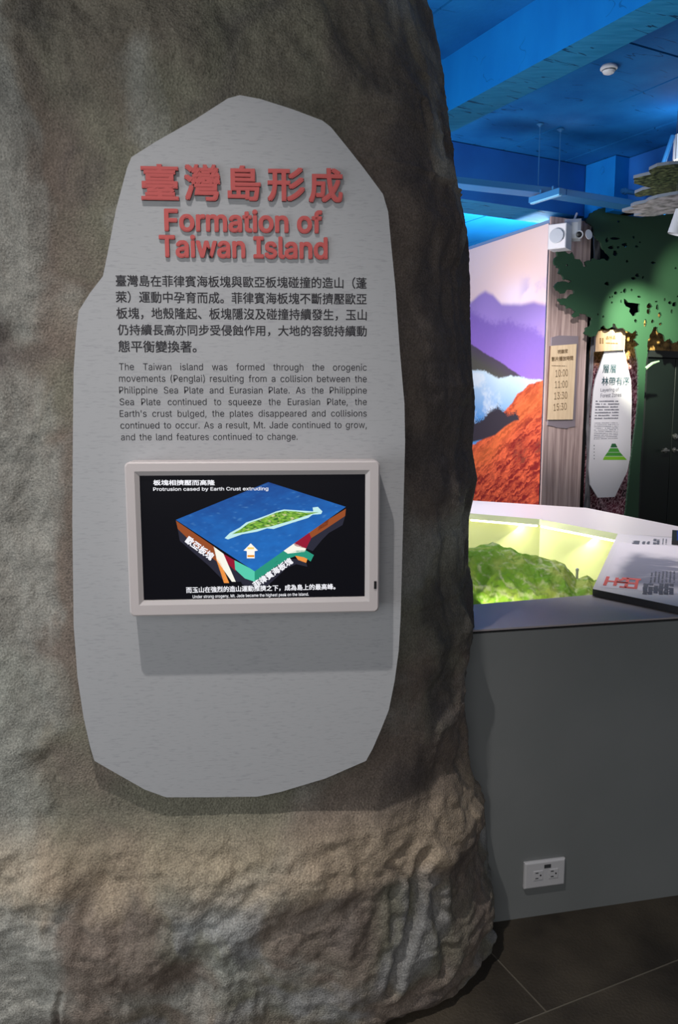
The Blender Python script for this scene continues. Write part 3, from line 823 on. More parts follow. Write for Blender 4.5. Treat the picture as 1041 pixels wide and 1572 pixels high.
def ispt(s, t):
    q = s[..., 0]; xs = np.linspace(0, 1, len(top_))
    def I(L, k): return np.interp(q, xs, [S(*v)[k] for v in L])
    X = I(top_, 0) * (1 - t[..., 0]) + I(bot_, 0) * t[..., 0]; Yv = I(top_, 1) * (1 - t[..., 0]) + I(bot_, 1) * t[..., 0]
    return PS.o + PS.ex * X[..., None] + PS.ey * Yv[..., None] + PS.n * 0.001
def isfn(s, t):
    f = fbm(np.stack([s * 30, t * 5, s * 0], -1), 4); g = fbm(np.stack([s * 18 + 7, t * 4, s * 0 + 3], -1), 3)
    k = np.clip(0.5 + f * 0.9, 0, 1)[..., None]
    cc = np.array(srgb(26, 92, 30)) * (1 - k) + np.array(srgb(150, 205, 70)) * k
    cc = cc + (np.array(srgb(230, 225, 170)) - cc) * (0.7 * sst(0.35, 0.7, g))[..., None]
    return cc[..., 0], cc[..., 1], cc[..., 2]
print_grid('picture_island', ispt, screen, 120, 16, isfn, scol)
mb = MB(); lay[0] = 0.0008
poly(mb, [(385, 834), (396, 845), (391, 846), (391, 857), (379, 857), (379, 846), (374, 845)], 0); lay[0] = 0.001
poly(mb, [(380, 852), (390.5, 852), (390.5, 855), (380, 855)], 1); poly(mb, [(380, 840), (390, 840), (390, 843), (380, 843)], 2)
mb.build('picture_arrow', [EM(255, 250, 240), EM(235, 150, 40), EM(250, 215, 120)], screen)
lay[0] = 0.0012
mb = MB()
def st(txt, fnt, xa, ya, xb, yb, hpx, bold=0.01):
    """text from (xa,ya) to (xb,yb) along its foot, hpx tall"""
    a = S(xa, ya); b = S(xb, yb); L = math.hypot(*(b - a)); ang = math.atan2(b[1] - a[1], b[0] - a[0])
    mb = MB(); PS.text(mb, txt, fnt, a[0], a[1], L, hpx * 1.575 / FPX, bold, 0.0014, ang=ang)
    mb.build('screen_text', [EM(244, 244, 250)], screen)
st('板塊相擠壓而高隆', CJK, 235.5, 745, 330, 745, 8.6, 0.012)
st('Protrusion cased by Earth Crust extruding', LAT, 235.5, 755, 412, 754, 7, 0.012)
st('而玉山在強烈的造山運動推擠之下，成為島上的最高峰。', CJK, 286, 910.5, 515, 905, 10, 0.01)
st('Under strong orogeny, Mt. Jade became the highest peak on the island.', LAT, 296, 919.5, 474, 915.5, 6.5, 0.008)
st('歐亞板塊', CJK, 283, 832, 323, 861, 13, 0.014)
st('菲律賓海板塊', CJK, 393, 904, 451, 864, 12, 0.014)


# =====================================================================================  DISPLAY TABLE with the terrain pit
ZT = 0.88
fr0 = onz(729, 967, ZT); fr1 = onz(1041, 947, ZT); fd = (fr1 - fr0); fd /= np.linalg.norm(fd); fn = np.array([fd[1], -fd[0], 0])
FL = fr0 - fd * 0.12; FR = fr0 + fd * 1.7
inA = onz(727, 928, ZT); inB = onz(910, 913, ZT)
bk = [onz(948.5, 819.5, ZT), onz(828, 797, ZT), onz(721, 788, ZT)]
ob = [onz(1041, 808, ZT), onz(901, 779.7, ZT), onz(729, 768.6, ZT)]
inL = inA + (inA - inB) / np.linalg.norm(inA - inB) * 0.12
bkL = bk[2] + (bk[2] - bk[1]) * 1.0; obL = ob[2] + (bk[2] - bk[1]) * 1.4
LB = np.array([inL[0], 2.95, ZT])
tb = root('display_table', (*(fr0 + fd * 0.7 - fn * 0.6)[:2], 0), 'grey display counter with a lit pit for the terrain model, right of the rock column', 'display counter')
fb = lambda p, z: np.array([p[0], p[1], z])
# front panel (below a thin shadow gap)
mb = MB()
q0, q1 = FL, FR
mb.prism([fb(q0, 0.0), fb(q1, 0.0), fb(q1, ZT - 0.012), fb(q0, ZT - 0.012)], -fn * 0.02)
mb.build('front_panel', [M['counter']], tb)
mb = MB(); i0, i1 = q0 - fn * 0.012, q1 - fn * 0.012
mb.prism([fb(i0, ZT - 0.013), fb(i1, ZT - 0.013), fb(i1, ZT - 0.005), fb(i0, ZT - 0.005)], -fn * 0.02)
mb.build('shadow_gap', [M['darkgap']], tb, label='thin dark joint under the counter top')
# front top slab
mb = MB(); mb.prism([fb(FL, ZT), fb(FR, ZT), fb(FR + np.array([0.0, 0.9, 0]), ZT), fb(bk[0] + np.array([.5, -.2, 0]), ZT), fb(bk[0], ZT), fb(inB, ZT), fb(inL, ZT)], (0, 0, -0.005))
mb.build('front_top', [M['counter_top']], tb)
# far rim: thick white slab bending round the pit
mb = MB()
top = [fb(bk[0], ZT), fb(bk[0] + np.array([.5, -.2, 0]), ZT), fb(ob[0] + np.array([0.25, -0.3, 0]), ZT), fb(ob[0], ZT), fb(ob[1], ZT), fb(ob[2], ZT), fb(obL, ZT), fb(bkL, ZT), fb(bk[2], ZT), fb(bk[1], ZT)]
mb.prism(top, (0, 0, -0.032), 0, 1)
mb.build('far_rim', [M['rim'], M['rim_side']], tb)
# pit walls
def inset(p, k=0.06):
    c = np.array([0.75, 3.3, 0]); d = fb(p, 0) - c; d /= np.linalg.norm(d); return fb(p, 0) + d * k
pit = [inset(bk[0]), inset(bk[1]), inset(bk[2]), inset(bkL)]
for a, b in ((inset(inB, 0.0), pit[0]), (pit[0], pit[1]), (pit[1], pit[2]), (pit[2], pit[3])):
    dd = b - a; n_ = np.array([dd[1], -dd[0], 0]); n_ /= np.linalg.norm(n_)
    mb = MB(); mb.prism([fb(a, 0.5), fb(b, 0.5), fb(b, ZT - 0.034), fb(a, ZT - 0.034)], n_ * 0.015)
    mb.build('pit_wall', [M['pit']], tb)
mb = MB(); a, b = inL, inB; mb.prism([fb(a, 0.5), fb(b, 0.5), fb(b, ZT - 0.006), fb(a, ZT - 0.006)], fn * 0.015)
mb.build('pit_wall', [M['pit']], tb)
mb = MB(); mb.prism([fb(q, 0.5) for q in (inL, inB, pit[0], pit[1], pit[2], pit[3])], (0, 0, -0.02)); mb.build('pit_floor', [M['pit']], tb)
# body sides
mb = MB()
def side(a, b, zt=ZT - 0.034):
    dd = fb(b, 0) - fb(a, 0); n_ = np.array([dd[1], -dd[0], 0]); n_ /= np.linalg.norm(n_)
    mb.prism([fb(a, 0), fb(b, 0), fb(b, zt), fb(a, zt)], n_ * 0.015)
side(ob[0] - np.array([0.03, 0.03, 0]), ob[1] - np.array([0.03, 0.04, 0])); side(ob[1] - np.array([0.03, 0.04, 0]), ob[2] - np.array([0.0, 0.04, 0]))
side(ob[0] + np.array([0.22, -0.31, 0]), ob[0] - np.array([0.03, 0.03, 0]))
mb.build('side_panel', [M['counter']], tb)
# LED strips under the rim + the light they give
for a, b in ((bk[0], bk[1]), (bk[1], bk[2]), (bk[2], bkL)):
    aa, bb = inset(a, 0.018), inset(b, 0.018); L = np.linalg.norm(bb - aa)
    dd = (bb - aa) / L; n_ = np.array([-dd[1], dd[0], 0])
    mb = MB(); mb.box(fb((aa + bb) / 2, ZT - 0.040), dd, n_, ZZ, L * 0.94, 0.012, 0.008); mb.build('led_strip', [M['led']], tb, label='warm white light strip under the rim')
    mid = (aa + bb) / 2
    light('pit_light', 'AREA', (mid[0], mid[1], ZT - 0.052), (mid[0] + (0.75 - mid[0]) * 0.5, mid[1] + (3.3 - mid[1]) * 0.5, 0.55), 6.0, (1.0, 0.97, 0.62), L * 0.9, size_y=0.03).rotation_euler[2] += 0
light('pit_light', 'AREA', (inA[0] + 0.2, inA[1] + 0.12, ZT - 0.04), (0.8, 3.0, 0.75), 0.4, (1.0, 0.98, 0.66), 0.3, size_y=0.05)

# ---- terrain model
gx, gy = 260, 260
s, t = np.meshgrid(np.linspace(0, 1, gx), np.linspace(0, 1, gy))
Lp0, Lp1 = fb(inL, 0) + np.array([0.01, 0.012, 0]), fb(inB, 0) + np.array([-0.006, 0.012, 0])
Rp1 = np.array([1.13, 3.28, 0]); Rp0 = np.array([0.30, 3.55, 0])
XY = (Lp0 * ((1 - s) * (1 - t))[..., None] + Lp1 * (s * (1 - t))[..., None] + Rp1 * (s * t)[..., None] + Rp0 * ((1 - s) * t)[..., None])
q = XY * np.array([1, 1, 0])
# crest height needed along the ridge, by picture column
CR = [(600, 850), (721, 840), (754, 836), (774, 842), (815, 853), (843, 860), (866, 866), (877, 880), (885, 889), (901, 884), (912, 893), (960, 905)]
pxs = 520.5 + FPX * XY[..., 0] / (XY[..., 1] * math.cos(PITCH) + 0.65 * math.sin(PITCH))
crest_py = np.interp(pxs, [a for a, b in CR], [b for a, b in CR])
elev = np.arctan((crest_py - 786) / FPX) + PITCH
tr = 0.42
zc_ = 1.5 - np.sqrt(XY[..., 0] ** 2 + XY[..., 1] ** 2) * 0 - XY[..., 1] * np.tan(elev)
yr = (Lp0[1] * (1 - s) + Lp1[1] * s) * (1 - tr) + (Rp0[1] * (1 - s) + Rp1[1] * s) * tr
zridge = 1.5 - yr * np.tan(elev)
zfront = 0.775
prof = np.where(t < tr, sst(0, tr, t) ** 0.8, 1 - sst(tr, 1.0, t))
qr = np.stack([q[..., 0] * 5.5 + q[..., 1] * 3.0, q[..., 1] * 6.5 - q[..., 0] * 4.0, q[..., 2]], -1); rg = ridged(qr + 3, 6); fb_ = ridged(qr * 3.1 + 30, 4) - 1.2
Hh = zfront + (zridge - zfront) * prof
amp = 0.030 * (1 - np.exp(-((t - 0.0) / 0.12) ** 2))
Hh = np.where(t > tr, 0.56 + (zridge - 0.56) * prof, Hh)
Hh = Hh + (rg - 1.25) * amp * 1.0 * (0.45 + 0.9 * np.abs(t - tr)) + fb_ * 0.003 * np.clip(t * 8, 0.2, 1)
XY[..., 2] = Hh
V = XY.reshape(-1, 3); idx = np.arange(gx * gy).reshape(gy, gx)
F = np.stack([idx[:-1, :-1], idx[:-1, 1:], idx[1:, 1:], idx[1:, :-1]], -1).reshape(-1, 4).tolist()
nv = len(V); bd = list(idx[0]) + list(idx[1:, -1]) + list(idx[-1, -2::-1]) + list(idx[-2:0:-1, 0])
Vb = V[bd].copy(); Vb[:, 2] = 0.5
F += [(bd[i], nv + i, nv + (i + 1) % len(bd), bd[(i + 1) % len(bd)]) for i in range(len(bd))] + [tuple(nv + i for i in range(len(bd)))]
V = np.concatenate([V, Vb])
tm = mesh_obj('terrain_model', V, F, vcol_mat('model_paint', 0.75), smooth=True)
f1 = fbm(V * 7 + 2, 5)[:, None]; f2 = ridged(np.stack([V[:, 0] * 16 + V[:, 1] * 9, V[:, 1] * 9 - V[:, 0] * 8, V[:, 2] * 24], -1) + 8, 5)[:, None]; f3 = fbm(V * 30, 3)[:, None]
g_lo = np.array(srgb(120, 170, 44)); g_hi = np.array(srgb(178, 194, 92)); pale = np.array(srgb(230, 230, 190)); deep = np.array(srgb(92, 148, 34))
c = g_lo + (g_hi - g_lo) * sst(-0.4, 0.5, f1)
c = c + (deep - c) * 0.6 * sst(0.2, 0.7, f3 + f1 * 0.4)
c = c + (pale - c) * 0.55 * sst(1.1, 1.9, f2 + 0.5 * f3)
color_attr(tm.data, np.clip(c, 0, 1))
tag(tm, 'bright green terrain relief model inside the lit pit', 'terrain model')
mk = onp(886, 881, (0.0, yr[0, -1] + 0.02, 0), (0, 1, 0))
mb = MB(); mb.tube(mk + ZZ * -0.05, mk + ZZ * 0.012, 0.005, 8); mb.lathe(mk + ZZ * 0.012, ZZ, [(0, 0.006), (0.006, 0.006), (0.01, 0.002)], 8)
mb.build('marker_pin', [M['white_plastic']]); tag(bpy.data.objects['marker_pin'], 'tiny white marker pin at the right end of the terrain relief', 'pin')

# ---- reading board on the counter's right corner
ZB = 0.905
B0 = onz(910, 904, ZB); B1 = onz(1041, 931, ZB); B2 = onz(948.5, 819.5, ZB)
bdv = (B1 - B0) / np.linalg.norm(B1 - B0)
Bn = B0 + bdv * 0.36
rb = root('reading_board', (*(B0 + (B2 - B0) * 0.5)[:2], ZT), 'flat printed reading board with red characters on the counter corner', 'reading board')
outb = [B0, Bn, Bn + np.array([0.55, 0.42, 0]), B2 + np.array([0.5, -0.25, 0]), B2]
mb = MB(); mb.prism(outb, (0, 0, -0.022), 0, 1); mb.build('board', [mat('board_laminate', srgb(214, 206, 212), 0.35), M['dark_edge']], rb)
bl = B2 - B0; bl_l = np.linalg.norm(bl); eY = -np.array([bl[1], -bl[0], 0]) / bl_l   # text up = to the left edge
eX = bl / bl_l
PB = Plane(B0 + ZZ * 0.0003, eX, eY)
def bpt(s, t): return PB.o + PB.ex * (0.03 + s * 0.88) + PB.ey * (-(0.02 + t * 0.62)) + ZZ * 0.0003
def inpoly(P, poly_):
    x, y = P[..., 0], P[..., 1]; r = np.zeros(x.shape, bool); n = len(poly_)
    for i in range(n):
        x1_, y1_ = poly_[i][0], poly_[i][1]; x2_, y2_ = poly_[(i + 1) % n][0], poly_[(i + 1) % n][1]
        cnd = ((y1_ > y) != (y2_ > y)) & (x < (x2_ - x1_) * (y - y1_) / (y2_ - y1_ + 1e-12) + x1_)
        r ^= cnd
    return r
def bfn(s, t):
    P = np.stack([s * 3, t * 3, s * 0], -1); w1 = fbm(P * 1.2 + 4, 4); st_ = fbm(np.stack([s * 22 + w1 * 2, t * 3.5, s * 0], -1) + 6, 4)
    base = np.array(srgb(214, 206, 212)); dk = np.array(srgb(96, 98, 118)); br = np.array(srgb(120, 104, 110))
    m_ = sst(0.04, 0.16, s) * sst(0.80, 0.62, s + 0.08 * w1) * sst(0.02, 0.14, t + 0.05 * w1)
    c0 = dk + (br - dk) * sst(0.3, 0.7, t)[..., None]
    c0 = c0 + (base - c0) * (sst(0.1, 0.6, st_) * 0.85 * sst(0.1, 0.5, t))[..., None]
    cc = base + (c0 - base) * (m_ * 0.85)[..., None]
    return cc[..., 0], cc[..., 1], cc[..., 2]
print_grid('printed_photo', bpt, rb, 200, 150, bfn, M['print'], label='grey mountain photograph print', clip=lambda s, t: inpoly(bpt(s[..., None], t[..., None]), outb))
def bloc(x, y): return PB.loc(x, y)
mb = MB()
a = bloc(962, 898); b = bloc(948, 880); c_ = bloc(978, 903)
p0 = bloc(963, 900); p1 = bloc(967, 880)
for ch, (cx_, cy_) in (('玉', (956, 892)), ('山', (976, 893))):
    pass
ra = bloc(980, 904); rbp = bloc(984, 880)
PB.text(mb, '玉', CJK, *bloc(963, 903), width=0.16, height=0.075, bold=0.012, h=0.0012)
PB.text(mb, '山', CJK, *bloc(981, 905), width=0.16, height=0.075, bold=0.012, h=0.0012)
mb.build('red_title', [M['red_ink']], rb, label='red printed characters')
mb = MB()
random.seed(3)
def dashes(mbx, P, x, y, L, hgt, h=0.001, ch=None):
    """a line of print too small to read: little blocks"""
    ch = ch or hgt; xx = x
    while xx < x + L - ch:
        if random.random() < 0.88:
            w_ = ch * random.uniform(0.72, 0.95); hh = hgt * random.uniform(0.7, 1.0)
            mbx.add([P.pt(xx, y, h), P.pt(xx + w_, y, h), P.pt(xx + w_, y + hh, h), P.pt(xx, y + hh, h)], [(0, 1, 2, 3)])
        xx += ch
for k, px in enumerate(np.linspace(993, 1034, 6)):
    a = bloc(px, 913); dashes(mb, PB, a[0], a[1], 0.17, 0.016)
for k, px in enumerate(np.linspace(1000, 1036, 7)):
    a = bloc(px, 895); dashes(mb, PB, a[0], a[1], 0.2, 0.006, ch=0.012)
for px, L, hg in ((981, 0.1, 0.03), (990, 0.09, 0.014), (997, 0.08, 0.012), (1007, 0.16, 0.014), (1012, 0.14, 0.013), (1018, 0.16, 0.004), (1023, 0.16, 0.004)):
    a = bloc(px, 836); dashes(mb, PB, a[0], a[1], L, hg, ch=0.013)
mb.build('printed_text', [M['grey_ink']], rb, kind='stuff', label='rows of small grey print')
# touch screen let into the board
T0 = onz(1035, 836, ZB)
mb = MB(); mb.box(T0 + eX * 0.14 - eY * 0.10 + ZZ * 0.0095, eX, eY, ZZ, 0.30, 0.22, 0.016, bev=0)
ts = root('touch_screen', T0 + eX * 0.14 - eY * 0.10, 'black framed small touch screen at the right edge of the reading board', 'touch screen')
mb.build('frame', [M['black']], ts)
mb = MB(); mb.box(T0 + eX * 0.14 - eY * 0.10 + ZZ * 0.018, eX, eY, ZZ, 0.26, 0.18, 0.001); mb.build('screen', [EM(30, 50, 130)], ts)

# =====================================================================================  OUTLET on the counter front
PF = Plane(fb(fr0, 0), fd, ZZ)
cs = [PF.loc(*q) for q in ((803, 1320), (865, 1317), (865, 1356), (803, 1361))]
ox0 = (cs[0][0] + cs[3][0]) / 2; ox1 = (cs[1][0] + cs[2][0]) / 2; oy1 = (cs[0][1] + cs[1][1]) / 2; oy0 = (cs[2][1] + cs[3][1]) / 2
ol = root('wall_outlet', PF.pt((ox0 + ox1) / 2, oy0, 0), 'white double power outlet low on the grey counter front', 'outlet')
mb = MB(); mb.box(PF.pt((ox0 + ox1) / 2, (oy0 + oy1) / 2, 0.006), fd, -fn, ZZ, ox1 - ox0, 0.012, oy1 - oy0, bev=0.004)
mb.build('plate', [M['outlet']], ol, bevel=0.0015)
W_, H_ = ox1 - ox0, oy1 - oy0
for k, fx in enumerate((0.325, 0.70)):
    cx_, cy_ = ox0 + W_ * fx, oy0 + H_ * 0.50
    mb = MB(); mb.box(PF.pt(cx_, cy_, 0.0128), fd, -fn, ZZ, W_ * 0.23, 0.0022, H_ * 0.34, bev=0.0008); so = mb.build('socket', [M['outlet']], ol)
    mb = MB()
    for dy in (-0.1, 0.1): mb.box(PF.pt(cx_ - W_ * 0.035, cy_ + H_ * dy, 0.0141), fd, -fn, ZZ, W_ * 0.07, 0.0006, H_ * 0.03)
    mb.lathe(PF.pt(cx_ + W_ * 0.055, cy_, 0.0138), fn, [(0, 0.0026), (0.0006, 0.0026)], 12)
    mb.build('slot', [M['black']], so)
mb = MB(); mb.box(PF.pt(ox0 + W_ * 0.55, oy0 + H_ * 0.80, 0.0124), fd, -fn, ZZ, W_ * 0.16, 0.0012, H_ * 0.13)
stk = mb.build('sticker', [M['sticker']], ol, label='small dark sticker')

# =====================================================================================  MURAL
mw = 5.0
def mpt(s, t): return MO + MD * ((1 - s) * mw) + ZZ * (t * mt) + MN * 0.0
def mural_loc(x, y):
    p = onp(x, y, MO, MN) - MO; return 1 - (p @ MD) / mw, p[2] / mt
def curve(ptsx, S_):
    L = sorted(mural_loc(*q) for q in ptsx); return np.interp(S_, [a for a, b in L], [b for a, b in L])
def mural_fn(s, t):
    P = np.stack([s * 6, t * 4, s * 0], -1); n = fbm(P * 2 + 3, 5); nf = fbm(P * np.array([14, 18, 1]) + 8, 4)
    Xm, Zm = s * 5, t * 3.15
    streak = fbm(np.stack([(Xm * 0.85 + Zm * 0.5) * 4, (-Xm * 0.5 + Zm * 0.85) * 34 + 0.8 * nf, s * 0], -1), 5)
    C_ = lambda *a: np.array(srgb(*a))
    sun = mural_loc(792, 458); sx, sy = sun
    cc = C_(226, 196, 204) + (C_(236, 214, 214) - C_(226, 196, 204)) * sst(0.6, 1.0, t)[..., None]
    dsun = np.sqrt(((s - sx) * 7) ** 2 + ((t - sy) * 3.0) ** 2)
    cc = cc + (C_(255, 214, 196) - cc) * (0.95 * np.exp(-(dsun / 0.62) ** 2))[..., None]
    cc = cc + (C_(255, 236, 255) - cc) * (0.9 * np.exp(-(((s - sx) * 8) ** 2 + ((t - sy) * 9) ** 2) / 0.4))[..., None]
    cl = sst(0.0, 0.4, n) * np.exp(-((t - sy - 0.02) / 0.05) ** 2) * sst(sx, sx + 0.04, s)
    cc = cc + (C_(196, 176, 222) - cc) * (0.6 * cl)[..., None]
    def layer(cc, edge, col, soft=0.004, col2=None, dep=0.2):
        e = edge + 0.004 * n; k = sst(e + soft, e - soft, t)
        c1 = np.broadcast_to(col, cc.shape)
        if col2 is not None: c1 = col + (col2 - col) * np.clip((e - t) / dep, 0, 1)[..., None]
        return cc + (c1 - cc) * k[..., None]
    far = curve([(700, 480), (724, 462), (735, 452), (745, 447), (757, 452), (770, 466), (785, 468), (800, 467), (820, 463), (835, 467), (845, 468)], s)
    cc = layer(cc, far, C_(150, 128, 196), 0.010, C_(168, 140, 216), 0.10)
    mid = curve([(700, 470), (725, 478), (740, 488), (760, 497), (780, 492), (800, 500), (820, 504), (840, 520)], s)
    cc = layer(cc, mid + 0.012 * nf, C_(134, 108, 190), 0.018, C_(160, 122, 216), 0.16)
    ridge = curve([(700, 515), (728, 531), (750, 545), (770, 556), (790, 570), (806, 582), (830, 600), (845, 620)], s)
    cc = layer(cc, ridge + 0.002 * nf, C_(88, 76, 96), 0.003, C_(92, 90, 82), 0.05)
    cloud = curve([(700, 570), (730, 570), (742, 570), (755, 575), (765, 580), (780, 577), (796, 578), (812, 583), (845, 584)], s)
    cc = layer(cc, cloud + 0.006 * np.abs(nf), C_(214, 236, 250), 0.004, C_(96, 160, 226), 0.16)
    wv = sst(0.1, 0.8, n + 0.3 * nf) * sst(0.0, 0.01, cloud - t)
    cc = cc + (C_(244, 250, 255) - cc) * (0.6 * wv)[..., None]
    hill = curve([(700, 690), (728, 682), (755, 665), (766, 645), (772, 634), (785, 620), (795, 604), (803, 600), (812, 590), (832, 584), (845, 582)], s)
    dk = C_(140, 40, 38); lt = C_(248, 112, 72)
    kk = np.clip(0.6 + 1.0 * streak + 0.25 * nf - 0.9 * np.clip(hill - t, 0, 1), 0, 1)
    hc = dk + (lt - dk) * kk[..., None]
    hc = hc + (C_(238, 124, 66) - hc) * (0.5 * np.exp(-((hill - t - 0.06) / 0.05) ** 2))[..., None]
    dark = sst(0.25, 0.5, n + 0.5 * streak) * sst(0.1, 0.24, hill - t)
    hc = hc + (C_(66, 36, 40) - hc) * (0.75 * dark)[..., None]
    k = sst(hill + 0.003 * nf + 0.003, hill + 0.003 * nf - 0.003, t)[..., None]
    cc = cc + (hc - cc) * k
    # dark pines
    tr_ = curve([(700, 655), (728, 652), (740, 648), (752, 634), (764, 628), (773, 634), (780, 640), (792, 636), (797, 645)], s) + 0.02 * np.abs(fbm(P * np.array([60, 50, 1]), 3)) * 1.5
    lo_ = curve([(700, 684), (740, 675), (760, 668), (775, 655), (790, 646), (797, 645)], s)
    sr = mural_loc(797, 645)[0]
    k = (sst(tr_ + 0.003, tr_ - 0.003, t) * sst(lo_ - 0.004, lo_ + 0.004, t) * (s < sr))[..., None]
    cc = cc + (C_(64, 58, 66) - cc) * k
    cc = np.clip(cc, 0, 1)
    return cc[..., 0], cc[..., 1], cc[..., 2]
mu = root('mural', MO + MD * 2.0, 'tall mountain sunset photo mural with orange slope, left of the wood pier', 'mural')
print_grid('picture', mpt, mu, 620, 560, mural_fn, M['print'])

# =====================================================================================  SIGNS on the wood pier
PSg = Plane(PW.pt(0, 0, 0.03), UU, ZZ)
def quad(P, q, d, mats, name, parent=None, **k):
    mb = MB(); mb.prism([P.pt(*P.loc(*c), 0) for c in q], -P.n * d, 0, 0 if len(mats) < 2 else 1)
    return mb.build(name, mats, parent, **k)
tsn = root('time_sign', PSg.pt(*PSg.loc(866, 655), 0), 'light plywood sign with show times 10:00 to 15:30 on the wood pier', 'sign')
PSb = Plane(PW.pt(0, 0, 0.012), UU, ZZ)
quad(PSb, [(847, 518), (858, 515), (888, 516), (888, 530), (883, 655), (873, 656), (872, 658), (853, 656), (852, 655), (841, 653)], 0.011, [M['mauve']], 'backing_board', tsn, label='mauve grey backing board')
quad(PSg, [(845.5, 531), (885.5, 528), (879.5, 644), (840, 644.5)], 0.017, [M['ply'], mat('ply_edge', srgb(96, 66, 54), 0.7)], 'plywood_face', tsn)
def sgt(mb, P, txt, fnt, q0, q1, hpx, bold=0.0, h=0.0008):
    a = P.loc(*q0); b = P.loc(*q1); top = P.loc(q0[0], q0[1] - hpx)
    L = math.hypot(*(b - a)); ang = math.atan2(b[1] - a[1], b[0] - a[0])
    P.text(mb, txt, fnt, a[0], a[1], L, top[1] - a[1], bold, h, ang=ang)
mb = MB(); sgt(mb, PSg, '視聽室', CJK, (856, 543.5), (872, 542), 6.5, 0.008); mb.build('engraved_text', [M['engrave']], tsn)
mb = MB(); sgt(mb, PSg, '影片播放時間', CJK, (847, 555), (880, 553), 7, 0.012); mb.build('engraved_text', [M['engrave']], tsn)
mb = MB(); sgt(mb, PSg, '10:00', LAT, (853, 579), (872, 577.5), 11); mb.build('engraved_text', [M['engrave']], tsn)
mb = MB(); sgt(mb, PSg, '11:00', LAT, (852, 596), (871.5, 595), 11); mb.build('engraved_text', [M['engrave']], tsn)
mb = MB(); sgt(mb, PSg, '13:30', LAT, (851, 613.5), (871, 612), 11); mb.build('engraved_text', [M['engrave']], tsn)
mb = MB(); sgt(mb, PSg, '15:30', LAT, (850, 631), (870, 629), 11); mb.build('engraved_text', [M['engrave']], tsn)
mb = MB(); a = PSg.loc(847, 562); dashes(mb, PSg, a[0], a[1], 0.20, 0.008, ch=0.009)
mb.build('small_text', [M['engrave']], tsn, kind='stuff')

# ---- undergrowth print behind the trunk
PU = Plane(uvz(6.6, 6.20, 0), UU, ZZ)
ua, ub = PU.loc(903, 600)[0], PU.loc(983, 600)[0]; ut = PU.loc(940, 506)[1]
def upt(s, t): return PU.o + PU.ex * (ua + (ub - ua) * s) + PU.ey * (t * ut)
def ufn(s, t):
    P = np.stack([s * 9, t * 22, s * 0], -1); w1 = fbm(P * 0.5, 3); r = 1 - np.abs(noise(P * np.array([2.0, 1.3, 1]) + w1[..., None] * 2)) * 2.2
    r2 = 1 - np.abs(noise(P * 2.6 + 20 + w1[..., None] * 3)) * 2.0
    C_ = lambda *a: np.array(srgb(*a))
    cc = C_(36, 14, 22) + (C_(126, 50, 72) - C_(36, 14, 22)) * np.clip(0.5 + w1, 0, 1)[..., None]
    cc = cc + (C_(240, 196, 208) - cc) * (sst(0.72, 0.98, np.maximum(r, r2 * 0.97)) * 0.85)[..., None]
    gd = sst(0.80, 0.92, t + 0.05 * w1); cc = cc + ((C_(128, 92, 34) + (C_(222, 176, 96) - C_(128, 92, 34)) * sst(0.2, 0.9, r2)[..., None]) - cc) * gd[..., None]
    return cc[..., 0], cc[..., 1], cc[..., 2]
ug = root('undergrowth_backdrop', PU.pt((ua + ub) / 2, 0), 'maroon undergrowth photo print behind the forest zones panel', 'backdrop')
mb = MB(); mb.box(PU.pt((ua + ub) / 2, ut / 2, -0.012), UU, VV, ZZ, ub - ua, 0.018, ut); mb.build('board', [M['soil']], ug)
print_grid('printed_photo', upt, ug, 90, 260, ufn, M['print'])
# gold undergrowth strip above the doors
ga, gb = PU.loc(986, 520)[0], PU.loc(1080, 520)[0]; g0, g1 = PU.loc(1010, 538)[1], PU.loc(1010, 470)[1]
def gpt(s, t): return PU.o + PU.ex * (ga + (gb - ga) * s) + PU.ey * (g0 + (g1 - g0) * t)
def gfn(s, t):
    P = np.stack([s * 12, t * 8, s * 0], -1); w1 = fbm(P, 4); r = 1 - np.abs(noise(P * 1.6 + w1[..., None])) * 2
    C_ = lambda *a: np.array(srgb(*a)); cc = C_(66, 46, 22) + (C_(204, 160, 90) - C_(66, 46, 22)) * np.clip(0.45 + w1 * 0.7 + 0.3 * sst(0.5, 1, r), 0, 1)[..., None]
    return cc[..., 0], cc[..., 1], cc[..., 2]
gg = root('gold_backdrop', PU.pt((ga + gb) / 2, g0), 'golden undergrowth print strip above the dark double door', 'backdrop')
mb = MB(); mb.box(PU.pt((ga + gb) / 2, (g0 + g1) / 2, -0.012), UU, VV, ZZ, gb - ga, 0.018, g1 - g0); mb.build('board', [M['soil']], gg)
print_grid('printed_photo', gpt, gg, 100, 60, gfn, M['print'])

# ---- grey bare trunk strip
PK = Plane(uvz(6.5, 6.10, 0), UU, ZZ)
L_ = [(911, 345), (913, 400), (911, 470), (909, 520), (906, 560), (903, 620), (901, 660), (902, 700), (899, 760), (896, 800)]
R_ = [(907, 800), (906, 760), (907, 715), (907, 690), (905, 640), (910, 580), (912, 540), (915, 480), (921, 420), (922, 345)]
mb = MB(); mb.prism([PK.pt(*PK.loc(*q), 0) for q in L_ + R_], -PK.n * 0.012, 0)
o = mb.build('bare_trunk_cutout', [M['bark']]); tag(o, 'narrow grey bare trunk cut-out right beside the wood pier', 'cut-out')

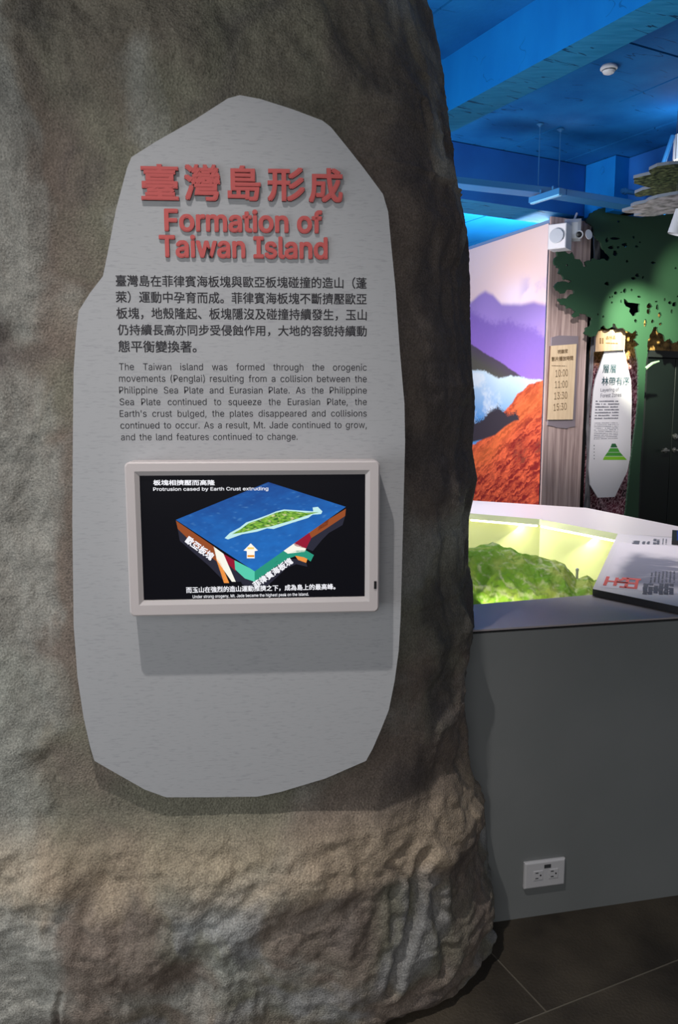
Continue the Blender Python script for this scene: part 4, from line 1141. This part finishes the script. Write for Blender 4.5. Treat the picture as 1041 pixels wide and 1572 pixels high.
# ---- tree cut-out
PTR = Plane(uvz(6.4, 5.90, 0), UU, ZZ)
def zc(x, y): return (830 + x / 4.934, 300 + y / 4.934)
crown = [zc(*q) for q in [(345, 180), (370, 140), (420, 112), (470, 95), (520, 104), (560, 100), (620, 122), (720, 150), (800, 140), (900, 150), (1041, 130), (1250, 110), (1420, 180), (1500, 320), (1460, 420), (1520, 560), (1480, 700), (1540, 820), (1440, 930), (1470, 1020), (1380, 1100), (1290, 1060), (1230, 1130), (1150, 1070), (1090, 1140), (1041, 1105), (1000, 1120), (975, 1085), (940, 1105), (925, 1055), (890, 1040), (885, 1000), (850, 1000), (835, 1040), (812, 1090), (803, 1184)]]
trunk_r = [(994, 540), (990.6, 559), (989, 597), (986, 655), (982, 713), (979, 794), (977, 860)]
trunk_l = [(950, 860), (960, 785), (967, 713), (975, 655), (979, 617), (979.5, 560), (976, 540)]
crown2 = [zc(*q) for q in [(712, 1150), (742, 1130), (705, 1095), (735, 1060), (715, 1020), (690, 1045), (655, 1030), (620, 1005), (580, 1010), (548, 970), (530, 1000), (500, 1012), (470, 985), (435, 1020), (415, 1062), (380, 1072), (325, 1045), (345, 1000), (375, 985), (385, 930), (345, 905), (290, 890), (292, 915), (250, 925), (238, 905), (262, 880), (215, 850), (195, 858), (180, 830), (150, 828), (130, 800), (128, 782), (200, 780), (218, 758), (250, 742), (240, 715), (208, 712), (185, 730), (160, 745), (120, 722), (98, 690), (130, 655), (160, 650), (185, 652), (212, 665), (230, 650), (200, 640), (175, 640), (155, 600), (130, 590), (142, 556), (105, 530), (100, 490), (125, 460), (120, 420), (160, 405), (190, 432), (215, 445), (235, 430), (252, 480), (290, 484), (310, 510), (325, 545), (345, 535), (332, 505), (350, 495), (375, 500), (392, 478), (440, 490), (470, 480), (505, 497), (525, 470), (490, 430), (470, 410), (455, 360), (430, 340), (400, 300), (398, 250), (375, 225), (345, 205)]]
outl = crown + trunk_r + trunk_l + crown2
def dense(poly_, step=2.2, amp=1.1, closed=True):
    out = []; n = len(poly_)
    for i in range(n):
        a = np.array(poly_[i]); b = np.array(poly_[(i + 1) % n]); L = np.linalg.norm(b - a); k = max(1, int(L / step))
        for j in range(k):
            p = a + (b - a) * j / k
            m_ = amp if a[1] < 540 else amp * 0.35
            if j: p = p + np.array([random.uniform(-m_, m_), random.uniform(-m_, m_)])
            out.append(tuple(p))
    return out
random.seed(5)
holes = [(650, 500, 12, 12), (848, 510, 20, 11), (1018, 552, 9, 11), (500, 668, 21, 15), (700, 628, 22, 13), (730, 605, 20, 14), (771, 624, 9, 12), (566, 740, 15, 14), (634, 722, 16, 18), (606, 735, 9, 6),
         (685, 718, 8, 12), (740, 768, 17, 10), (520, 772, 7, 9), (538, 768, 6, 9), (535, 812, 8, 9), (605, 803, 7, 13), (470, 920, 10, 11), (430, 900, 9, 9), (716, 952, 13, 15), (788, 968, 14, 34), (812, 880, 20, 28),
         (820, 840, 22, 24), (872, 805, 12, 7), (880, 850, 14, 22), (898, 905, 14, 28), (935, 790, 8, 13), (975, 815, 16, 14), (1010, 825, 20, 22), (990, 880, 10, 18), (1035, 766, 9, 8), (845, 955, 14, 16), (902, 975, 14, 12),
         (700, 318, 10, 13), (748, 355, 8, 9), (722, 388, 15, 10), (635, 375, 26, 17), (500, 340, 16, 20), (560, 328, 40, 14), (530, 395, 28, 14), (560, 440, 22, 22), (585, 200, 12, 9), (585, 395, 14, 12),
         (1120, 420, 12, 14), (1200, 560, 18, 12), (1090, 680, 14, 16), (1180, 800, 20, 18), (1280, 700, 16, 20), (1100, 930, 18, 16), (1250, 930, 20, 16), (1350, 400, 16, 14), (197, 530, 9, 9)]
big = [(625, 782), (640, 790), (660, 812), (700, 815), (748, 822), (742, 850), (745, 882), (722, 890), (712, 912), (692, 915), (665, 880), (672, 855), (640, 840), (628, 820)]
cu = bpy.data.curves.new('tree', 'CURVE'); cu.dimensions = '2D'; cu.fill_mode = 'BOTH'; cu.extrude = 0.009
def spl(pix):
    sp = cu.splines.new('POLY'); sp.points.add(len(pix) - 1)
    for k, q in enumerate(pix):
        l = PTR.loc(*q); sp.points[k].co = (l[0], l[1], 0, 1)
    sp.use_cyclic_u = True
spl(dense(outl))
for (hx_, hy_, rx, ry) in holes:
    n = 9; ph = random.random() * 6
    spl([zc(hx_ + rx * random.uniform(0.65, 1.15) * math.cos(ph + 2 * math.pi * k / n), hy_ + ry * random.uniform(0.65, 1.15) * math.sin(ph + 2 * math.pi * k / n)) for k in range(n)])
spl([zc(*q) for q in big])
tob = bpy.data.objects.new('tree', cu); COL.objects.link(tob)
dg = bpy.context.evaluated_depsgraph_get(); dg.update()
me = bpy.data.meshes.new_from_object(tob.evaluated_get(dg))
v = np.zeros(len(me.vertices) * 3); me.vertices.foreach_get('co', v); v = v.reshape(-1, 3)
fcs = [tuple(p_.vertices) for p_ in me.polygons]
nz = [abs(p_.normal.z) for p_ in me.polygons]
bpy.data.objects.remove(tob)
W = [PTR.pt(a, b, c) for a, b, c in v]
tr_root = root('tree_cutout', PTR.pt(*PTR.loc(968, 794)), 'big green tree silhouette cut-out with holes in its crown', 'cut-out')
mesh_obj('tree_board', W, fcs, [M['green'], M['green_edge']], tr_root, [0 if q > 0.5 else 1 for q in nz])
mb = MB(); pa = PTR.loc(990, 566); pb = PTR.loc(998, 558); pc = PTR.loc(1006, 555)
mb.tube(PTR.pt(*pa, 0.01), PTR.pt(*pb, 0.03), 0.018, 8, 0.015); mb.tube(PTR.pt(*pb, 0.03), PTR.pt(*pc, 0.05), 0.015, 8, 0.008)
mb.build('branch_stub', [mat('pale_stub', srgb(120, 150, 120), 0.6)], tr_root, label='short pale branch stub')

# ---- forest zones panel + tan plaque
PZ = Plane(uvz(6.6, 5.99, 0), UU, ZZ)
fz = root('forest_panel', PZ.pt(*PZ.loc(930, 764)), 'tall white pointed panel titled Layering of Forest Zones beside the tree trunk', 'information panel')
quad(PZ, [(930, 536), (958, 534.5), (963, 560), (969, 584), (970, 620), (968, 700), (963, 724), (944, 763), (918, 764), (906, 744), (904, 720), (906, 680), (908, 640), (911, 600), (914, 583)], 0.012, [M['white_print'], M['panel_edge']], 'board', fz)
mb = MB()
sgt(mb, PZ, '層層', CJK, (925, 573), (945.5, 573), 13.5, 0.008)
mb.build('title_text', [M['teal_ink']], fz); mb = MB(); sgt(mb, PZ, '林帶有序', CJK, (923.5, 592), (966, 591.5), 13.5, 0.008)
mb.build('title_text', [M['teal_ink']], fz, label='teal Chinese title')
mb = MB()
sgt(mb, PZ, 'Layering of', LAT, (922, 603), (950, 602), 7, 0.01)
mb.build('subtitle_text', [M['grey_ink']], fz); mb = MB(); sgt(mb, PZ, 'Forest Zones', LAT, (922, 610.5), (954, 609), 6, 0.01)
mb.build('subtitle_text', [M['grey_ink']], fz)
mb = MB()
for k in range(7):
    a = PZ.loc(914.5 - k * 0.3, 617 + k * 4.4); dashes(mb, PZ, a[0], a[1], 0.34, 0.014, ch=0.016)
for k in range(10):
    a = PZ.loc(912.5 - k * 0.1, 650 + k * 2.7); dashes(mb, PZ, a[0], a[1], 0.35, 0.006, ch=0.010)
for k in range(5):
    a = PZ.loc(911.5, 685 + k * 5); dashes(mb, PZ, a[0], a[1], 0.02, 0.012)
mb.build('printed_text', [M['grey_ink']], fz, kind='stuff', label='rows of tiny grey print')
mb = MB()
def pz(mbx, q, mi): mbx.add([PZ.pt(*PZ.loc(*c), 0.001) for c in q], [tuple(range(len(q)))], mi)
pz(mb, [(939.5, 681), (945, 681), (948, 687), (937, 687)], 2); pz(mb, [(936.5, 688), (948.5, 688), (951.5, 694), (933, 694)], 1)
pz(mb, [(932.5, 694.5), (952, 694.5), (957, 700), (928.5, 700)], 1); pz(mb, [(928, 700.7), (957.5, 700.7), (962.5, 706), (925.5, 706)], 0)
mb.build('zone_diagram', [M['g1'], M['g2'], M['g3']], fz, label='green stepped mountain diagram')
tp = root('plaque', PZ.pt(*PZ.loc(937, 536)), 'tan wooden plaque above the white forest zones panel', 'sign')
PQ = Plane(uvz(6.6, 5.955, 0), UU, ZZ)
quad(PQ, [(915.5, 508.5), (961, 504.5), (959, 537), (914, 540)], 0.02, [M['tan'], M['dark_edge']], 'plaque_board', tp)
mb = MB()
for i in range(2):
    for j in range(3):
        a = PQ.loc(920.5 + i * 3.6, 527.5 - j * 3.0); mb.add([PQ.pt(a[0] + p, a[1] + q, 0.001) for p, q in ((0, 0), (0.021, 0), (0.021, 0.015), (0, 0.015))], [(0, 1, 2, 3)])
mb.build('emblem', [M['engrave']], tp); mb = MB(); sgt(mb, PQ, '森林區', CJK, (930, 522), (945, 521), 6, 0.008)
a = PQ.loc(930, 527.5); mb.build('engraved_text', [M['engrave']], tp); mb = MB(); dashes(mb, PQ, a[0], a[1], 0.17, 0.013, ch=0.014)
mb.build('small_text', [M['engrave']], tp, kind='stuff')

# =====================================================================================  SPEAKER, CAMERA
PSp = Plane(PW.pt(0, 0, 0.28), UU, ZZ)
a = PSp.loc(842, 381); b = PSp.loc(866.5, 343)
cxs, cys = (a + b) / 2; sw, sh = b[0] - a[0], b[1] - a[1]
yw = math.radians(-18); ax_ = np.array([math.cos(-0.58), math.sin(-0.58), 0]); ay_ = np.array([-ax_[1], ax_[0], 0])
spk = root('wall_speaker', PW.pt(cxs + 0.05, cys - sh / 2, 0.1), 'white square wall speaker at the top of the wood pier', 'speaker')
sc_ = PSp.pt(cxs, cys, 0)
mb = MB(); mb.box(sc_ + ay_ * 0.10, ax_, ay_, ZZ, sw * 0.92, 0.17, sh * 0.94, bev=0.006); mb.build('cabinet', [M['white_plastic']], spk)
mb = MB(); mb.lathe(sc_ + ay_ * 0.0, -ay_, [(-0.002, sw * 0.36), (0.005, sw * 0.36), (0.007, sw * 0.33), (0.009, 0.0)], 28); mb.build('grille', [M['grille']], spk, label='round grey speaker grille')
mb = MB(); mb.tube(sc_ + ay_ * 0.19, sc_ + ay_ * 0.24, 0.02); mb.build('bracket', [M['white_plastic']], spk)
ccm = PSp.pt(*PSp.loc(884, 357), 0)
cmr = root('security_camera', ccm + VV * 0.2, 'white security camera with black lens beside the wall speaker', 'camera')
fw = np.array([-0.25, -0.95, -0.2]); fw /= np.linalg.norm(fw)
mb = MB(); mb.box(ccm - fw * 0.10 + np.array([-0.03, 0, 0.02]), np.cross(fw, ZZ) / np.linalg.norm(np.cross(fw, ZZ)), -fw, np.cross(np.cross(fw, ZZ), fw) / np.linalg.norm(np.cross(fw, ZZ)), 0.15, 0.20, 0.20, bev=0.03); mb.build('body', [M['white_plastic']], cmr)
lc = onp(889, 360, ccm + np.array([0, 0, 0]), (0, 1, 0))
mb = MB(); mb.lathe(lc - fw * 0.02, fw, [(0, 0.038), (0.05, 0.038), (0.055, 0.030), (0.05, 0.027)], 20); mb.build('lens_ring', [M['white_plastic']], cmr)
mb = MB(); mb.lathe(lc, fw, [(0.0, 0.027), (0.033, 0.026), (0.037, 0.01)], 20); mb.build('lens', [M['black']], cmr, label='black round lens')
l2 = onp(901, 361, ccm + VV * 0.03, (0, 1, 0))
mb = MB(); mb.lathe(l2, np.array([0.5, -0.8, 0.1]), [(0, 0.02), (0.02, 0.045), (0.026, 0.045)], 20); mb.build('side_lamp', [M['white_plastic']], cmr)
mb = MB(); mb.tube(ccm - fw * 0.16, ccm + VV * 0.25, 0.018); mb.tube(ccm + VV * 0.05 + ZZ * 0.08, ccm + ZZ * 0.20 + UU * 0.10 + VV * 0.1, 0.010); mb.build('bracket', [M['white_plastic']], cmr)

# =====================================================================================  CEILING FITTINGS
# smoke detector
sd = onz(935, 101, HC - 0.001)
smk = root('smoke_detector', sd, 'round white smoke detector on the blue ceiling', 'smoke detector')
mb = MB(); mb.lathe(sd, -ZZ, [(0, 0.050), (0.012, 0.058), (0.022, 0.058), (0.026, 0.050)], 28); mb.build('base', [M['white_plastic']], smk)
mb = MB(); mb.lathe(sd - ZZ * 0.024, -ZZ, [(0, 0.045), (0.010, 0.045), (0.014, 0.042), (0.024, 0.036), (0.032, 0.018)], 28); mb.build('sensing_head', [M['white_plastic']], smk)
mb = MB(); mb.lathe(sd - ZZ * 0.030, -ZZ, [(0, 0.0465), (0.005, 0.0465)], 28); mb.build('vent_ring', [M['sticker']], smk)
# cable tray: runs under the far beam
vt = 5.55
PTy = Plane(uvz(4, vt, 0), UU, ZZ)
t0 = PTy.loc(700, 279); t1 = PTy.loc(862, 297); t2 = PTy.loc(990, 318)
zt = (t0[1] + t1[1]) / 2
PTz = zt
A0 = onz(690, 278, zt); A1 = onz(860, 297, zt); A2 = onz(992, 318, zt)
tray = root('cable_tray', A1, 'pale blue hanging cable tray under the far blue beam', 'cable tray')
for (p, q) in ((A0, A1), (A1, A2)):
    dd = q - p; L = np.linalg.norm(dd); dd /= L; nn = np.array([-dd[1], dd[0], 0])
    mb = MB(); c0 = (p + q) / 2
    mb.box(c0 - ZZ * 0.032, dd, nn, ZZ, L, 0.16, 0.004); mb.build('tray_floor', [M['blue_metal']], tray)
    for sgn in (-1, 1):
        mb = MB(); mb.box(c0 + nn * sgn * 0.08 - ZZ * 0.01, dd, nn, ZZ, L, 0.006, 0.045); mb.box(c0 + nn * sgn * 0.075 + ZZ * 0.014, dd, nn, ZZ, L, 0.02, 0.006); mb.build('side_rail', [M['blue_metal']], tray)
    mb = MB()
    for k in range(3): mb.tube(p + nn * (-0.05 + 0.05 * k) - ZZ * 0.015, q + nn * (-0.05 + 0.05 * k) - ZZ * 0.015, 0.012, 8)
    mb.build('cable', [M['blue_dark']], tray, label='blue painted cables')
for px in (826, 857):
    p = onz(px, 290 if px < 840 else 296, zt); mb = MB(); mb.tube(p, fb(p, HC), 0.004, 8); mb.lathe(fb(p, HC), -ZZ, [(0, 0.03), (0.012, 0.014), (0.02, 0.01)], 12)
    mb.build('hanging_rod', [M['blue_metal']], tray)
# strip light bar fixed below the tray
p = onz(815, 308, zt - 0.08); q = onz(862, 293, zt - 0.08)
bar = root('strip_light', (p + q) / 2, 'short pale blue strip light bar below the cable tray', 'light')
dd = (q - p); L = np.linalg.norm(dd); dd /= L; nn = np.array([-dd[1], dd[0], 0])
mb = MB(); mb.box((p + q) / 2, dd, nn, ZZ, L, 0.05, 0.045, bev=0.0); mb.build('channel', [M['blue_metal']], bar)
mb = MB(); mb.box((p + q) / 2 - ZZ * 0.028, dd, nn, ZZ, L * 0.94, 0.032, 0.012); mb.build('diffuser', [mat('pale_blue_diffuser', srgb(120, 190, 235), 0.4)], bar)
for e_ in (p + dd * 0.12, q - dd * 0.1):
    mb = MB(); mb.tube(e_ + ZZ * 0.02, e_ + ZZ * 0.06, 0.008, 8); mb.build('clip', [M['blue_metal']], bar)
# small blue pipes by the side beam
PR = Plane(uvz(6.5, 5.5, 0), UU, ZZ)
mb = MB(); mb.tube(PR.pt(*PR.loc(955, 293)), PR.pt(*PR.loc(990, 298)), 0.022, 10); mb.tube(PR.pt(*PR.loc(958, 293.4)) , PR.pt(*PR.loc(961, 293.8)), 0.03, 10)
o = mb.build('conduit', [M['blue_metal']]); tag(o, 'short horizontal light blue conduit below the side beam', 'pipe')
PR2 = Plane(uvz(6.0, 4.9, 0), UU, ZZ)
mb = MB(); mb.tube(PR2.pt(*PR2.loc(1018, 253)), PR2.pt(*PR2.loc(1033, 209)), 0.02, 10)
o = mb.build('brace_rod', [M['blue_metal']]); tag(o, 'slanting light blue brace rod left of the round lamp', 'rod')

# leaf canopies
def zk(x, y): return (940 + x / 8.73, 190 + y / 8.73)
def canopy(name, pix, z, m, label):
    q = [onz(*zk(*c), z)[:2] for c in pix]
    pix2 = dense([tuple(k) for k in q], 0.05, 0.012)
    mb = MB(); mb.prism([np.array([a, b, z]) for a, b in pix2], (0, 0, 0.022), 0, 1)
    # crown print lies flat on the board's underside
    o = mb.build(name, [m, M['canopy_edge']]); tag(o, label, 'canopy', None)
    return o
random.seed(9)
canopy('leaf_canopy', [(490, 625), (600, 572), (760, 548), (1000, 530), (1500, 480), (1900, 600), (1800, 900), (1300, 930), (882, 945), (760, 975), (700, 950), (560, 968), (450, 960), (380, 982), (310, 975), (300, 935), (400, 890), (520, 862), (450, 845), (370, 822), (290, 800), (283, 735), (400, 705), (520, 678)], 3.10, M['canopy'], 'dark olive leafy board hanging from the ceiling, upper of the two')
canopy('leaf_canopy', [(480, 1030), (600, 992), (780, 960), (1000, 930), (1600, 880), (1900, 1050), (1500, 1180), (882, 1200), (700, 1212), (560, 1240), (400, 1242), (290, 1236), (400, 1205), (300, 1200), (190, 1197), (130, 1180), (300, 1135), (245, 1115), (290, 1090), (440, 1060)], 2.93, M['canopy_grey'], 'pale grey jagged board hanging below the olive leafy board')
for nm, pxy, z in (('leaf', (1034, 262), 3.122), ('leaf', (1036, 312), 2.952)):
    p = onz(*pxy, z)
for (x_, y_) in ((3.05, 6.1), (2.95, 5.9)):
    pass
hang = [(onz(1036, 262, 3.1), 3.122), (onz(1038, 318, 2.93), 2.952)]
for p, z in hang:
    mb = MB(); mb.tube(fb(p, z), fb(p, HC), 0.002, 6); mb.lathe(fb(p, HC), -ZZ, [(0, 0.015), (0.01, 0.012)], 10)
    o = mb.build('suspension_wire', [M['metal']]); tag(o, 'thin wire holding the %s canopy board' % ('olive' if z > 3 else 'grey'), 'wire')
# pendant lamp (upper right)
lp = onz(1049, 246, 3.50)
pend = root('pendant_lamp', lp, 'white cylindrical pendant lamp glowing below, at the right edge under the ceiling', 'lamp')
mb = MB(); mb.lathe(lp, ZZ, [(0, 0.076), (0.0, 0.084), (0.20, 0.084), (0.205, 0.07), (0.205, 0.0)], 28); mb.build('shade', [M['white_plastic']], pend)
mb = MB(); mb.lathe(lp - ZZ * 0.001, -ZZ, [(0.0, 0.074), (0.004, 0.070)], 24); mb.build('diffuser', [M['lamp_on']], pend)
mb = MB(); mb.tube(lp + ZZ * 0.2, fb(lp, HC), 0.004, 8); mb.build('cord', [M['white_plastic']], pend)
mb = MB(); mb.lathe(fb(lp, HC), -ZZ, [(0, 0.06), (0.02, 0.055)], 20); mb.build('ceiling_rose', [M['blue_dark']], pend)
light('pendant_glow', 'POINT', (lp[0] - 0.22, lp[1] - 0.35, 3.50), (0, 0, 0), 5, (0.75, 0.88, 1.0), 0.08)
# track lamp below the canopies
tl = onz(1041, 345, 2.62)
trk = root('track_lamp', tl, 'white tilted cylinder spotlight below the grey canopy board at the right edge', 'lamp')
ax2 = np.array([0.25, -0.1, 0.95]); ax2 /= np.linalg.norm(ax2)
mb = MB(); mb.lathe(tl - ax2 * 0.06, ax2, [(0.01, 0.040), (0, 0.046), (0.15, 0.046), (0.155, 0.03)], 24); mb.build('shade', [M['white_plastic']], trk)
mb = MB(); mb.tube(tl + ax2 * 0.09, tl + ax2 * 0.09 + ZZ * 0.25, 0.008, 8); mb.tube(tl + ax2 * 0.09 + ZZ * 0.2, fb(tl + ax2 * 0.09, HC), 0.004, 8); mb.build('stem', [M['white_plastic']], trk)
